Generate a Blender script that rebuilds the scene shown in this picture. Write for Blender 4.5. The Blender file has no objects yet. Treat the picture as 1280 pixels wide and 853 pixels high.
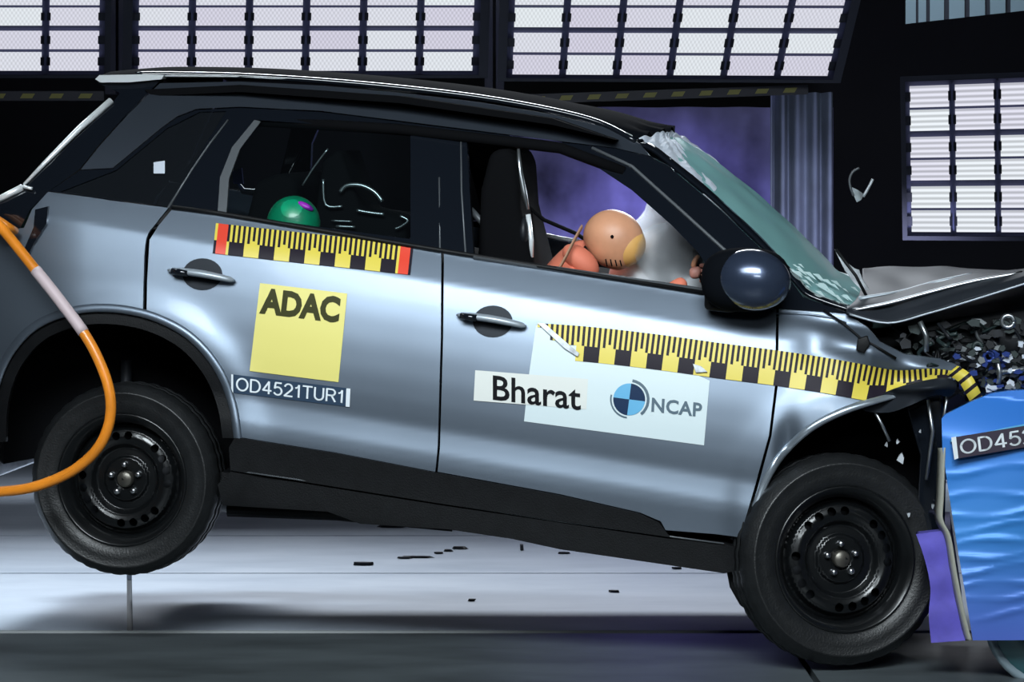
import bpy, bmesh, math, random
from mathutils import Vector, Matrix
from mathutils.geometry import tessellate_polygon
from math import sin, cos, pi, radians, hypot, exp, atan2
random.seed(7)
S = bpy.context.scene
C = S.collection

# ------------------------------------------------------------------ camera
CAM_D, CAM_H, FPX, HZ = 9.0, 1.45, 3285.0, 300.0     # distance, eye height, focal length (px), horizon row
cam_d = bpy.data.cameras.new('camera'); cam = bpy.data.objects.new('camera', cam_d); C.objects.link(cam)
cam.location = (0, -CAM_D, CAM_H); cam.rotation_euler = (pi/2, 0, 0)
cam_d.sensor_width = 36; cam_d.lens = 36*FPX/1280; cam_d.shift_y = -(426.5-HZ)/1280
cam_d.clip_end = 200
S.camera = cam
# ------------------------------------------------------------------ world, view
w_ = bpy.data.worlds.new('world'); S.world = w_; w_.use_nodes = True
w_.node_tree.nodes['Background'].inputs[0].default_value = (.35, .5, .75, 1)
w_.node_tree.nodes['Background'].inputs[1].default_value = .035
S.view_settings.view_transform = 'Standard'; S.view_settings.look = 'None'
S.view_settings.gamma = 1; S.view_settings.use_curve_mapping = False
S.view_settings.exposure = 0.0
# ------------------------------------------------------------------ lights
def area(name, loc, target, sx, sy, power, col, spread=180):
    l = bpy.data.lights.new(name, 'AREA'); l.shape = 'RECTANGLE'; l.size = sx; l.size_y = sy
    l.energy = power; l.color = col; l.spread = radians(spread)
    o = bpy.data.objects.new(name, l); C.objects.link(o); o.location = loc
    o.rotation_euler = (Vector(target)-Vector(loc)).to_track_quat('-Z', 'Y').to_euler()
    return o
area('side_floodlight', (-.6, -5.6, 4.6), (0, 0, 1.15), 5.0, 1.8, 88, (.86, .95, 1), 60)
area('side_floodlight', (.9, -7.0, 2.9), (.3, 0, 1.1), 1.6, .5, 9, (.86, .95, 1), 80)
area('hall_floodlight', (-.2, 6.2, 4.6), (-.2, 3.8, 0), 4.6, 1.0, 175, (.87, .93, 1), 95)
area('hall_floodlight', (-3.4, 2.4, 4.2), (-2.1, 1.3, 0), 1.0, 1.0, 34, (.85, .95, 1), 60)
def spot(name, loc, target, power, col, ang, blend=.8, r=.2):
    l = bpy.data.lights.new(name, 'SPOT'); l.energy = power; l.color = col; l.spot_size = radians(ang); l.spot_blend = blend
    l.shadow_soft_size = r
    o = bpy.data.objects.new(name, l); C.objects.link(o); o.location = loc
    o.rotation_euler = (Vector(target)-Vector(loc)).to_track_quat('-Z', 'Y').to_euler()
spot('backdrop_spotlight', (1.2, 5.5, 3.9), (1.15, 10.1, 1.35), 800, (.44, .41, 1), 23, 1)

# ------------------------------------------------------------------ materials
def mat(name, col, rough=.5, metal=0, coat=0, noise=0, nscale=8, bump=0, bscale=60, emit=0, ecol=None, spec=.5, transl=0):
    m = bpy.data.materials.new(name); m.use_nodes = True; nt = m.node_tree; b = nt.nodes['Principled BSDF']
    b.inputs['Base Color'].default_value = (*col, 1); b.inputs['Roughness'].default_value = rough
    b.inputs['Metallic'].default_value = metal; b.inputs['Coat Weight'].default_value = coat
    b.inputs['Coat Roughness'].default_value = .08
    b.inputs['Specular IOR Level'].default_value = spec
    if noise:
        tc = nt.nodes.new('ShaderNodeTexCoord'); n = nt.nodes.new('ShaderNodeTexNoise'); n.inputs['Scale'].default_value = nscale
        n.inputs['Detail'].default_value = 4
        nt.links.new(tc.outputs['Object'], n.inputs['Vector'])
        r = nt.nodes.new('ShaderNodeValToRGB')
        r.color_ramp.elements[0].position = .3; r.color_ramp.elements[1].position = .7
        r.color_ramp.elements[0].color = (*[c*(1-noise) for c in col], 1); r.color_ramp.elements[1].color = (*[min(1, c*(1+noise)) for c in col], 1)
        nt.links.new(n.outputs['Fac'], r.inputs['Fac']); nt.links.new(r.outputs['Color'], b.inputs['Base Color'])
    if bump:
        tc = nt.nodes.new('ShaderNodeTexCoord'); n = nt.nodes.new('ShaderNodeTexNoise'); n.inputs['Scale'].default_value = bscale
        bp = nt.nodes.new('ShaderNodeBump'); bp.inputs['Strength'].default_value = bump; bp.inputs['Distance'].default_value = .01
        nt.links.new(tc.outputs['Object'], n.inputs['Vector']); nt.links.new(n.outputs['Fac'], bp.inputs['Height'])
        nt.links.new(bp.outputs['Normal'], b.inputs['Normal'])
    if emit:
        b.inputs['Emission Color'].default_value = (*(ecol or col), 1); b.inputs['Emission Strength'].default_value = emit
    return m
M = {}
M['paint'] = mat('grey_blue_metallic_paint', (.208, .252, .312), .48, .85, .2, .05, 3)
M['crush_paint'] = mat('dark_roof_paint', (.07, .085, .11), .35, .7, .4, .05, 3)
M['black_gloss'] = mat('black_gloss', (.006, .008, .012), .12, 0, .6)
M['black_plastic'] = mat('black_plastic', (.0045, .005, .006), .55, 0, 0, .2, 20, .12, 200, spec=.25)
M['black_rubber'] = mat('tyre_rubber', (.010, .011, .012), .42, 0, 0, .2, 30, .15, 150)
M['wheel_black'] = mat('black_steel_wheel', (.007, .008, .009), .30, .3, .4)
M['dark'] = mat('dark_interior', (.003, .0032, .004), .9, spec=.08)
M['trim_grey'] = mat('grey_window_trim', (.10, .11, .12), .4, .2)
M['steel'] = mat('bare_steel', (.55, .57, .6), .3, 1, 0, .15, 15)
M['bright'] = mat('trim_and_highlight', (.8, .84, .86), .3, .3)  # pale trim, also the colour of drawn highlights
M['hood_metal'] = mat('hood_paint', (.022, .026, .033), .5, .2, .0, .1, 6, spec=.15)
M['roof'] = mat('black_roof', (.004, .005, .007), .9, spec=.03)
M['yellow'] = mat('yellow_tape', (.72, .58, .07), .45)
M['tape_black'] = mat('black_tape_print', (.018, .014, .022), .45, spec=.12)
M['red'] = mat('red_tape_print', (.75, .05, .02), .45)
M['pale_yellow'] = mat('pale_yellow_sticker', (.78, .70, .20), .5)
M['olive_ink'] = mat('olive_ink', (.045, .045, .012), .5, spec=.12)
M['plate_navy'] = mat('navy_plate', (.035, .06, .10), .4, spec=.12)
M['plate_brown'] = mat('dark_plate', (.04, .03, .05), .4)
M['white_ink'] = mat('white_ink', (.78, .84, .88), .5)
M['white_sheet'] = mat('white_sticker', (.66, .76, .78), .45)
M['cream_sheet'] = mat('cream_sticker', (.72, .74, .70), .5)
M['black_ink'] = mat('black_ink', (.006, .006, .008), .5, spec=.12)
M['grey_ink'] = mat('grey_ink', (.08, .13, .17), .5)
M['logo_navy'] = mat('logo_navy', (.015, .035, .085), .45, spec=.12)
M['logo_blue'] = mat('logo_blue', (.12, .42, .68), .45)
M['orange'] = mat('orange_hose', (.85, .27, .02), .38, 0, .3, .15, 9)
M['hose_sleeve'] = mat('pale_hose_sleeve', (.62, .5, .52), .5)
M['frame'] = mat('lamp_frame', (.007, .008, .018), .6)
M['bank_glow_navy'] = mat('bank_glow_navy', (.05, .055, .12), .7)  # navy lifted so its colour holds the glow of the lamps
M['curtain'] = mat('grey_curtain', (.13, .145, .19), .8, 0, 0, .2, 4)
M['wall'] = mat('hall_wall', (.006, .006, .007), .9, 0, 0, .3, 1.2)
M['drape'] = mat('violet_backdrop', (.30, .28, .52), .9, 0, 0, .75, 1.5)
M['dim_rib'] = mat('unlit_ribs', (.22, .29, .33), .4, .3)
M['skin'] = mat('dummy_tan_vinyl', (.62, .30, .17), .45, 0, 0, .12, 10)
M['face'] = mat('dummy_face_yellow', (.72, .40, .12), .45)
M['coral'] = mat('dummy_coral_suit', (.72, .20, .12), .7)
M['pink'] = mat('dummy_hand_pink', (.55, .25, .2), .5)
M['belt'] = mat('seat_belt_webbing', (.42, .24, .15), .8)
M['green'] = mat('green_head_paint', (.0, .28, .13), .4, 0, .2, .15, 25)
M['purple'] = mat('purple_head_paint', (.3, .02, .42), .45)
M['airbag'] = mat('white_airbag', (.80, .84, .88), .8)
M['handle'] = mat('handle_satin', (.40, .45, .5), .4, .4)
M['lip'] = mat('arch_edge_highlight', (.4, .46, .52), .3, .7)  # lighter than the body paint; holds the front arch highlight
M['barrier_side'] = mat('barrier_grey_edge', (.40, .40, .34), .5)
M['dark_block'] = mat('concrete_block', (.05, .055, .07), .8)
M['cracked'] = mat('whitened_glass', (.42, .55, .55), .3)
M['shard'] = mat('shard_plastic', (.42, .45, .48), .35, .2, 0, .4, 30)
M['wr_dark'] = mat('dark_wreckage', (.012, .014, .018), .5, .3, 0, .4, 30)
M['wr_silver'] = mat('silver_wreckage', (.42, .45, .47), .3, .9)
M['wr_blue'] = mat('blue_wreckage', (.03, .06, .26), .3, .4)
M['wr_white'] = mat('white_wreckage', (.55, .6, .68), .45)
M['wr_green'] = mat('green_wreckage', (.014, .026, .026), .5)
M['amber'] = mat('tail_lamp_green', (.02, .04, .035), .15, 0, .8)
M['steel_dull'] = mat('dull_hub_steel', (.16, .15, .13), .4, .8)
M['mirror_blue'] = mat('mirror_cover_gloss', (.05, .07, .12), .25, .6, .8)
M['teal_bin'] = mat('teal_lamp_body', (.02, .10, .12), .35, .2, .4)

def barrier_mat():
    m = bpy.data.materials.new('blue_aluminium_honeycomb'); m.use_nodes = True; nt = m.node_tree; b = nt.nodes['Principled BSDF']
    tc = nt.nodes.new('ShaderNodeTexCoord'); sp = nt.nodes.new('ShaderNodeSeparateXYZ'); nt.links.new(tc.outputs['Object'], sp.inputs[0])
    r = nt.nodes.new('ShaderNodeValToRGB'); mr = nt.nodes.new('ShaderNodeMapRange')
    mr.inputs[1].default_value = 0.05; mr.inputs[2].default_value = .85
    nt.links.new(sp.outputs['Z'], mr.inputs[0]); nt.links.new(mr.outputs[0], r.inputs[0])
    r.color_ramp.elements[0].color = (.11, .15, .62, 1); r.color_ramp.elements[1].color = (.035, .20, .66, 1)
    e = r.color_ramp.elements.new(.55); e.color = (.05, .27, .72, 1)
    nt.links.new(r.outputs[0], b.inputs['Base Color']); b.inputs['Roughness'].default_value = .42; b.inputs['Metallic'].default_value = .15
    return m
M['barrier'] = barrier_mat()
M['barrier_purple'] = mat('violet_bumper_sheet', (.12, .10, .52), .5, .1, 0, .15, 15)

def lamp_mat(kind):
    m = bpy.data.materials.new('lit_lamp_'+kind); m.use_nodes = True; nt = m.node_tree; nt.nodes.clear()
    out = nt.nodes.new('ShaderNodeOutputMaterial'); em = nt.nodes.new('ShaderNodeEmission'); nt.links.new(em.outputs[0], out.inputs[0])
    uv = nt.nodes.new('ShaderNodeUVMap'); sp = nt.nodes.new('ShaderNodeSeparateXYZ'); nt.links.new(uv.outputs[0], sp.inputs[0])
    oi = nt.nodes.new('ShaderNodeObjectInfo')
    def math_(op, a, b=None):
        n = nt.nodes.new('ShaderNodeMath'); n.operation = op
        for i, v in enumerate((a, b)):
            if v is None: continue
            if isinstance(v, (int, float)): n.inputs[i].default_value = v
            else: nt.links.new(v, n.inputs[i])
        return n.outputs[0]
    if kind == 'dots':
        a = math_('SINE', math_('MULTIPLY', sp.outputs[0], 75.)); b = math_('SINE', math_('MULTIPLY', sp.outputs[1], 20.))
        p = math_('MULTIPLY', a, b); amt = .13
    else:
        p = math_('SINE', math_('MULTIPLY', sp.outputs[1], 25.)); amt = .22
    st = math_('ADD', math_('MULTIPLY', p, amt), math_('ADD', math_('MULTIPLY', oi.outputs['Random'], .14), .70))
    mix = nt.nodes.new('ShaderNodeMix'); mix.data_type = 'RGBA'
    nt.links.new(oi.outputs['Random'], mix.inputs[0]); mix.inputs[6].default_value = (.86, .84, 1, 1); mix.inputs[7].default_value = (.87, .93, .97, 1)
    nt.links.new(mix.outputs[2], em.inputs[0]); nt.links.new(st, em.inputs[1])
    return m
M['lamp_dots'] = lamp_mat('dots'); M['lamp_louvre'] = lamp_mat('louvre')

def glass(name, tint, alpha, rough=.03, diff=None):
    m = bpy.data.materials.new(name); m.use_nodes = True; nt = m.node_tree; nt.nodes.clear()
    out = nt.nodes.new('ShaderNodeOutputMaterial'); tr = nt.nodes.new('ShaderNodeBsdfTransparent'); tr.inputs[0].default_value = (*tint, 1)
    gl = nt.nodes.new('ShaderNodeBsdfPrincipled'); gl.inputs['Base Color'].default_value = (*(diff or (.01, .012, .015)), 1); gl.inputs['Roughness'].default_value = rough
    mx = nt.nodes.new('ShaderNodeMixShader'); mx.inputs[0].default_value = alpha
    nt.links.new(tr.outputs[0], mx.inputs[1]); nt.links.new(gl.outputs[0], mx.inputs[2]); nt.links.new(mx.outputs[0], out.inputs[0])
    return m
M['side_glass'] = glass('tinted_side_glass', (.75, .85, .85), .15)
M['privacy'] = glass('dark_privacy_glass', (.2, .25, .27), .75)
M['windscreen'] = glass('cracked_teal_windscreen', (.45, .75, .72), .72, .25, (.30, .60, .60))

def floor_mat(name, base, dark, rough):
    m = bpy.data.materials.new(name); m.use_nodes = True; nt = m.node_tree; b = nt.nodes['Principled BSDF']
    tc = nt.nodes.new('ShaderNodeTexCoord'); mp = nt.nodes.new('ShaderNodeMapping'); mp.inputs['Scale'].default_value = (1, 2.5, 1)
    nt.links.new(tc.outputs['Object'], mp.inputs[0])
    n = nt.nodes.new('ShaderNodeTexNoise'); n.inputs['Scale'].default_value = 1.3; n.inputs['Detail'].default_value = 6; n.inputs['Roughness'].default_value = .6
    nt.links.new(mp.outputs[0], n.inputs[0])
    r = nt.nodes.new('ShaderNodeValToRGB'); r.color_ramp.elements[0].position = .3; r.color_ramp.elements[1].position = .62
    r.color_ramp.elements[0].color = (*dark, 1); r.color_ramp.elements[1].color = (*base, 1)
    nt.links.new(n.outputs['Fac'], r.inputs[0]); nt.links.new(r.outputs[0], b.inputs['Base Color'])
    b.inputs['Roughness'].default_value = rough
    return m
M['plate'] = floor_mat('pale_floor_plate', (.43, .48, .56), (.33, .38, .46), .45)
M['front_floor'] = floor_mat('dark_front_floor', (.11, .13, .14), (.055, .065, .07), .35)  # darker floor in front of the rail
M['rail_metal'] = mat('dull_rail', (.22, .24, .25), .55)
M['seam'] = mat('floor_seam', (.05, .06, .07), .7)

# ------------------------------------------------------------------ mapping
YAW = radians(9); SA, CA = sin(YAW), cos(YAW)
F = Vector((CA, -SA, 0)); N = Vector((SA, CA, 0)); ROLL = .045; WD = 1.74
def P(px, py, w):                                   # point on the car's lengthwise plane that lies w inboard
    d = (w + CAM_D*CA)/(SA*(px-640)/FPX + CA)
    return Vector(((px-640)*d/FPX, d-CAM_D, CAM_H+(HZ-py)*d/FPX))
def P0(px, py, y):
    d = y+CAM_D
    return Vector(((px-640)*d/FPX, y, CAM_H+(HZ-py)*d/FPX))
def loc(p):                                          # world -> car frame (along, inboard, up)
    w = p.dot(N); return p.dot(F), w, p.z-ROLL*w
def car(s, w, z): return F*s+N*w+Vector((0, 0, z+ROLL*w))
def far(p):
    s, w, z = loc(p); return car(s, WD-w, z)
def shift_w(p, dw):
    s, w, z = loc(p); return car(s, w+dw, z)
def belt(px): return 222+.166*px
SL = [(-400, 0), (0, .5), (6, .68), (34, .64), (46, .27), (75, .21), (110, .13), (150, .05), (185, -.03), (205, -.10), (216, -.13), (232, .10), (250, .14), (262, 0), (275, -.12), (330, -.05), (345, -.05), (380, -.35), (500, -.35)]
def lerp_tab(t, x):
    if x <= t[0][0]: return t[0][1]
    for (a, b), (c, d) in zip(t, t[1:]):
        if x <= c:
            k = (x-a)/(c-a); k = k*k*(3-2*k); return b+(d-b)*k
    return t[-1][1]
WV = [0.0]
for v_ in range(0, 600): WV.append(WV[-1]-lerp_tab(SL, v_)/365)
def G(px, py, cx, cy, sx, sy, ang=0):
    dx, dy = px-cx, py-cy
    if ang: c, s = cos(ang), sin(ang); dx, dy = dx*c+dy*s, -dx*s+dy*c
    return exp(-(dx/sx)**2-(dy/sy)**2)
def W(px, py):
    v = py-belt(px)
    if v < 0: w = .085+(-v)*.00155+.000003*v*v
    else:
        i = min(int(v), 598); w = .085+WV[i]+(WV[i+1]-WV[i])*(v-i)
    w += .035*((px-560)/620)**2
    if px < 110: w += .16*((110-px)/170)**2
    # arch flares
    for cx, cy, r in ((150, 540, 150), (1085, 640, 150)):
        d = hypot(px-cx, py-cy)-r
        if d < 90:
            k = max(0., min(1., (v-45)/60)); w -= .022/(1+exp((d-20)/8))*k*k*(3-2*k)
    # crash dents of the front wing
    w += .05*G(px, py, 1112, 478, 46, 26, -.35) - .03*G(px, py, 1075, 432, 60, 16, .25) + .02*G(px, py, 1020, 430, 22, 25) \
        + .035*G(px, py, 985, 565, 14, 34) + .016*G(px, py, 1060, 408, 50, 8, .15) - .025*G(px, py, 1150, 460, 30, 10)
    if px > 1090: w += .0007*(px-1090)
    return w

# ------------------------------------------------------------------ object helpers
ORG = {}
def root(name, label, cat, at, group=None):
    o = bpy.data.objects.new(name, None); C.objects.link(o); o.location = at; o.empty_display_size = .1
    o['label'] = label; o['category'] = cat
    if group: o['group'] = group
    ORG[o.name] = Vector(at); return o
def origin(parent): return ORG[parent.name] if parent is not None and parent.name in ORG else Vector((0, 0, 0))
def mesh_obj(name, verts, faces, m, parent=None, smooth=True, normals=None, mats=None, fm=None, uvs=None, label=None, kind=None):
    off = origin(parent) if parent else Vector((0, 0, 0))
    me = bpy.data.meshes.new(name); me.from_pydata([v-off for v in verts], [], faces)
    for mm in (mats or [m]): me.materials.append(M[mm] if isinstance(mm, str) else mm)
    if fm:
        for p, i in zip(me.polygons, fm): p.material_index = i
    if uvs:
        ul = me.uv_layers.new(name='UVMap')
        for l in me.loops: ul.data[l.index].uv = uvs[l.vertex_index]
    me.update()
    if smooth: me.polygons.foreach_set('use_smooth', [True]*len(me.polygons))
    if normals: me.normals_split_custom_set_from_vertices(normals)
    o = bpy.data.objects.new(name, me); C.objects.link(o)
    if parent: o.parent = parent; ORG[o.name] = off
    if label: o['label'] = label
    if kind: o['kind'] = kind
    return o
def solo(o, label, cat, group=None, kind=None):
    o['label'] = label; o['category'] = cat
    if group: o['group'] = group
    if kind: o['kind'] = kind
    return o
def crom(pts, n=6, closed=False):
    pts = [Vector(p) for p in pts]; L = len(pts); out = []
    rng = range(L if closed else L-1)
    for i in rng:
        if closed: p0, p1, p2, p3 = pts[i-1], pts[i], pts[(i+1) % L], pts[(i+2) % L]
        else: p0, p1, p2, p3 = pts[max(i-1, 0)], pts[i], pts[i+1], pts[min(i+2, L-1)]
        for k in range(n):
            t = k/n
            out.append(.5*((2*p1)+(-p0+p2)*t+(2*p0-5*p1+4*p2-p3)*t*t+(-p0+3*p1-3*p2+p3)*t**3))
    if not closed: out.append(pts[-1])
    return out
def panel(name, loops, m, parent, step=8, off=0., rim=.018, wf=None, mapf=None, mirror=False, label=None, both=False, flatn=False):
    """sheet bounded by pixel outlines, subdivided and laid on the surface w = wf(px,py)+off; the rim is folded inboard"""
    wf = wf or W
    mp = mapf or (lambda x, y: P(x, y, wf(x, y)+off))
    L = [[Vector((p[0], p[1], 0)) for p in lp] for lp in loops]
    bm = bmesh.new(); flat = [bm.verts.new(p) for lp in L for p in lp]
    for t in tessellate_polygon(L):
        try: bm.faces.new([flat[i] for i in t])
        except ValueError: pass
    xs = [v.co.x for v in flat]; ys = [v.co.y for v in flat]
    for ax, lo, hi in ((0, min(xs), max(xs)), (1, min(ys), max(ys))):
        n = int((hi-lo)/step)+1
        for k in range(1, n):
            c = lo+(hi-lo)*k/n; no = (1, 0, 0) if ax == 0 else (0, 1, 0)
            co = (c, 0, 0) if ax == 0 else (0, c, 0)
            bmesh.ops.bisect_plane(bm, geom=bm.verts[:]+bm.edges[:]+bm.faces[:], plane_co=co, plane_no=no, dist=1e-4)
    bmesh.ops.triangulate(bm, faces=[f for f in bm.faces if len(f.verts) > 4])
    bm.verts.ensure_lookup_table(); bm.verts.index_update()
    px = [(v.co.x, v.co.y) for v in bm.verts]
    V = [mp(x, y) for x, y in px]; Nn = []
    e = 1.5
    for x, y in px:
        n = (mp(x+e, y)-mp(x-e, y)).cross(mp(x, y+e)-mp(x, y-e))
        n.normalize()
        if n.y > 0: n = -n
        Nn.append(n)
    faces = []
    for f in bm.faces:
        idx = [v.index for v in f.verts]; a, b, c = px[idx[0]], px[idx[1]], px[idx[2]]
        ar = sum(px[idx[i]][0]*px[idx[(i+1) % len(idx)]][1]-px[idx[(i+1) % len(idx)]][0]*px[idx[i]][1] for i in range(len(idx)))
        if ar > 0: idx.reverse()
        faces.append(idx)
    edges = [[v.index for v in ed.verts] for ed in bm.edges if len(ed.link_faces) == 1]
    bm.free()
    if rim:
        ids = {}
        def rv(i):
            if i not in ids:
                ids[i] = len(V); V.append(V[i].copy()); Nn.append(N*1.)
                V.append(shift_w(V[i], rim)); Nn.append(N*1.)
            return ids[i]
        cen = Vector((sum(p[0] for p in px)/len(px), sum(p[1] for p in px)/len(px)))
        for a, b in edges:
            ra, rb = rv(a), rv(b)
            t = V[b]-V[a]; nn = t.cross(N)
            if nn.length > 0: nn.normalize()
            for r in (ra, rb):
                for q in (r, r+1):
                    Nn[q] = nn
            faces.append([ra, rb, rb+1, ra+1])
    o = mesh_obj(name, V, faces, m, parent, True, Nn, label=label)
    if mirror:
        V2 = [far(v) for v in V]; N2 = [Vector(n)-2*Vector(n).dot(N)*N for n in Nn]
        mesh_obj(name, V2, [f[::-1] for f in faces], m, parent, True, N2)
    return o
def slab(name, poly, w0, w1, m, parent, bev=0, label=None, py_pts=True):
    """outline in pixels at inboard distance w0, extruded across the car to w1"""
    a = [P(x, y, w0) for x, y in poly]; b = [shift_w(p, w1-w0) for p in a]; n = len(poly)
    V = a+b; Fc = [list(range(n)), list(range(2*n-1, n-1, -1))]+[[i, i+n, (i+1) % n+n, (i+1) % n] for i in range(n)]
    o = mesh_obj(name, V, Fc, m, parent, False, label=label)
    bm = bmesh.new(); bm.from_mesh(o.data); bmesh.ops.recalc_face_normals(bm, faces=bm.faces); bm.to_mesh(o.data); bm.free()
    if bev:
        md = o.modifiers.new('bevel', 'BEVEL'); md.width = bev; md.segments = 3; md.limit_method = 'ANGLE'; md.angle_limit = radians(25)
        o.data.polygons.foreach_set('use_smooth', [True]*len(o.data.polygons))
    return o
def tube(name, pts, r, m, parent=None, seg=10, flat=1., label=None, rs=None, mats=None, mfun=None, kind=None):
    V, Fc, fm = [], [], []; n = len(pts)
    up = Vector((0, 0, 1)); prev = None
    for i, p in enumerate(pts):
        t = (pts[min(i+1, n-1)]-pts[max(i-1, 0)]).normalized()
        if prev is None:
            a = t.cross(up)
            if a.length < .1: a = t.cross(Vector((1, 0, 0)))
        else: a = prev-t*prev.dot(t)
        a.normalize(); prev = a; b = t.cross(a)
        rr = rs[i] if rs else r
        for k in range(seg):
            th = 2*pi*k/seg; V.append(p+a*(rr*cos(th))+b*(rr*flat*sin(th)))
    for i in range(n-1):
        for k in range(seg):
            Fc.append([i*seg+k, i*seg+(k+1) % seg, (i+1)*seg+(k+1) % seg, (i+1)*seg+k]); fm.append(mfun(i/(n-1)) if mfun else 0)
    Fc.append(list(range(seg))[::-1]); fm.append(0); Fc.append([(n-1)*seg+k for k in range(seg)]); fm.append(0)
    return mesh_obj(name, V, Fc, m, parent, True, mats=mats, fm=fm, label=label, kind=kind)
def grid(name, fn, nu, nv, m, parent=None, smooth=True, label=None, thick=0, kind=None):
    V = [fn(i/nu, j/nv) for i in range(nu+1) for j in range(nv+1)]
    Fc = [[i*(nv+1)+j, i*(nv+1)+j+1, (i+1)*(nv+1)+j+1, (i+1)*(nv+1)+j] for i in range(nu) for j in range(nv)]
    o = mesh_obj(name, V, Fc, m, parent, smooth, label=label, kind=kind)
    if thick: md = o.modifiers.new('solid', 'SOLIDIFY'); md.thickness = thick; md.offset = 0
    return o
def ellipsoid(name, c, ax, m, parent=None, nu=24, nv=14, fn=None, label=None, kind=None):
    """ax: three vectors"""
    V, Fc = [], []
    for j in range(nv+1):
        ph = pi*j/nv
        for i in range(nu):
            th = 2*pi*i/nu; q = (sin(ph)*cos(th), sin(ph)*sin(th), cos(ph))
            k = fn(q) if fn else 1
            V.append(c+(ax[0]*q[0]+ax[1]*q[1]+ax[2]*q[2])*k)
    for j in range(nv):
        for i in range(nu):
            Fc.append([j*nu+i, (j+1)*nu+i, (j+1)*nu+(i+1) % nu, j*nu+(i+1) % nu])
    o = mesh_obj(name, V, Fc, m, parent, True, label=label, kind=kind)
    bm = bmesh.new(); bm.from_mesh(o.data); bmesh.ops.remove_doubles(bm, verts=bm.verts, dist=1e-5); bmesh.ops.recalc_face_normals(bm, faces=bm.faces); bm.to_mesh(o.data); bm.free()
    return o
def box8(c8, name, m, parent, uv=False, kind=None):
    Fc = [[0, 1, 2, 3], [7, 6, 5, 4], [0, 4, 5, 1], [1, 5, 6, 2], [2, 6, 7, 3], [3, 7, 4, 0]]
    uvs = [(0, 0), (1, 0), (1, 1), (0, 1)]*2 if uv else None
    return mesh_obj(name, c8, Fc, m, parent, False, uvs=uvs, kind=kind)
def joined(name, boxes, m, parent=None, kind='stuff', smooth=False):
    V, Fc = [], []
    for vs, fs in boxes:
        b = len(V); V += vs; Fc += [[i+b for i in f] for f in fs]
    return mesh_obj(name, V, Fc, m, parent, smooth, kind=kind)
BF = [[0, 1, 2, 3], [7, 6, 5, 4], [0, 4, 5, 1], [1, 5, 6, 2], [2, 6, 7, 3], [3, 7, 4, 0]]
def quad_patch(name, q, m, parent, off, step=12, mats=None, label=None, mapf=None, rim=.0):
    return panel(name, [q], m, parent, step=step, off=off, rim=rim, mapf=mapf, label=label)
def text(name, s, q, m, parent, off, bold=.02, fit=(0, 0, 1, 1), mapf=None, spacing=1.0, label=None):
    """lettering laid on the surface inside the pixel quad q (TL,TR,BR,BL)"""
    cu = bpy.data.curves.new(name, 'FONT'); cu.body = s; cu.offset = bold; cu.resolution_u = 3; cu.space_character = spacing
    tmp = bpy.data.objects.new('tmp', cu); C.objects.link(tmp); bpy.context.view_layer.update()
    me = bpy.data.meshes.new_from_object(tmp.evaluated_get(bpy.context.evaluated_depsgraph_get()))
    bpy.data.objects.remove(tmp)
    bm = bmesh.new(); bm.from_mesh(me)
    xs = [v.co.x for v in bm.verts]; ys = [v.co.y for v in bm.verts]; x0, x1, y0, y1 = min(xs), max(xs), min(ys), max(ys)
    for k in range(1, 24):
        c = x0+(x1-x0)*k/24
        bmesh.ops.bisect_plane(bm, geom=bm.verts[:]+bm.edges[:]+bm.faces[:], plane_co=(c, 0, 0), plane_no=(1, 0, 0), dist=1e-5)
    bm.verts.index_update()
    mp = mapf or (lambda x, y: P(x, y, W(x, y)-off))
    V = []
    for v in bm.verts:
        u = fit[0]+(fit[2]-fit[0])*(v.co.x-x0)/(x1-x0); t = 1-(v.co.y-y0)/(y1-y0); t = fit[1]+(fit[3]-fit[1])*t
        a = [q[0][i]*(1-u)+q[1][i]*u for i in (0, 1)]; b = [q[3][i]*(1-u)+q[2][i]*u for i in (0, 1)]
        V.append(mp(a[0]*(1-t)+b[0]*t, a[1]*(1-t)+b[1]*t))
    Fc = [[v.index for v in f.verts] for f in bm.faces]; bm.free()
    return mesh_obj(name, V, Fc, m, parent, False, label=label)

def arc(cx, cy, rx, ry, a0, a1, n=10): return [(cx+rx*cos(radians(a0+(a1-a0)*k/n)), cy+ry*sin(radians(a0+(a1-a0)*k/n))) for k in range(n+1)]
GL = {'O': (.78, [arc(.39, .5, .37, .48, 0, 360, 24)]),
      'D': (.70, [[(.04, .98), (.04, .02), (.3, .02)]+arc(.3, .5, .36, .48, -90, 90, 14)+[(.04, .98)]]),
      '4': (.60, [[(.58, .27), (.02, .27), (.42, .98), (.42, .02)]]),
      '5': (.56, [[(.50, .98), (.12, .98), (.06, .54)]+arc(.27, .33, .27, .31, 125, -150, 14)]),
      '2': (.56, [arc(.28, .70, .25, .28, 165, -35, 12)+[(.02, .02), (.55, .02)]]),
      '1': (.40, [[(.06, .74), (.20, .80), (.28, .98), (.28, .02)]]),
      'T': (.62, [[(.0, .98), (.62, .98)], [(.31, .98), (.31, .02)]]),
      'U': (.66, [[(.04, .98), (.04, .33)]+arc(.33, .33, .29, .31, 180, 360, 12)+[(.62, .98)]]),
      'R': (.64, [[(.04, .02), (.04, .98), (.36, .98)]+arc(.36, .735, .24, .245, 90, -90, 10)+[(.04, .49)], [(.36, .49), (.62, .02)]])}
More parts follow.
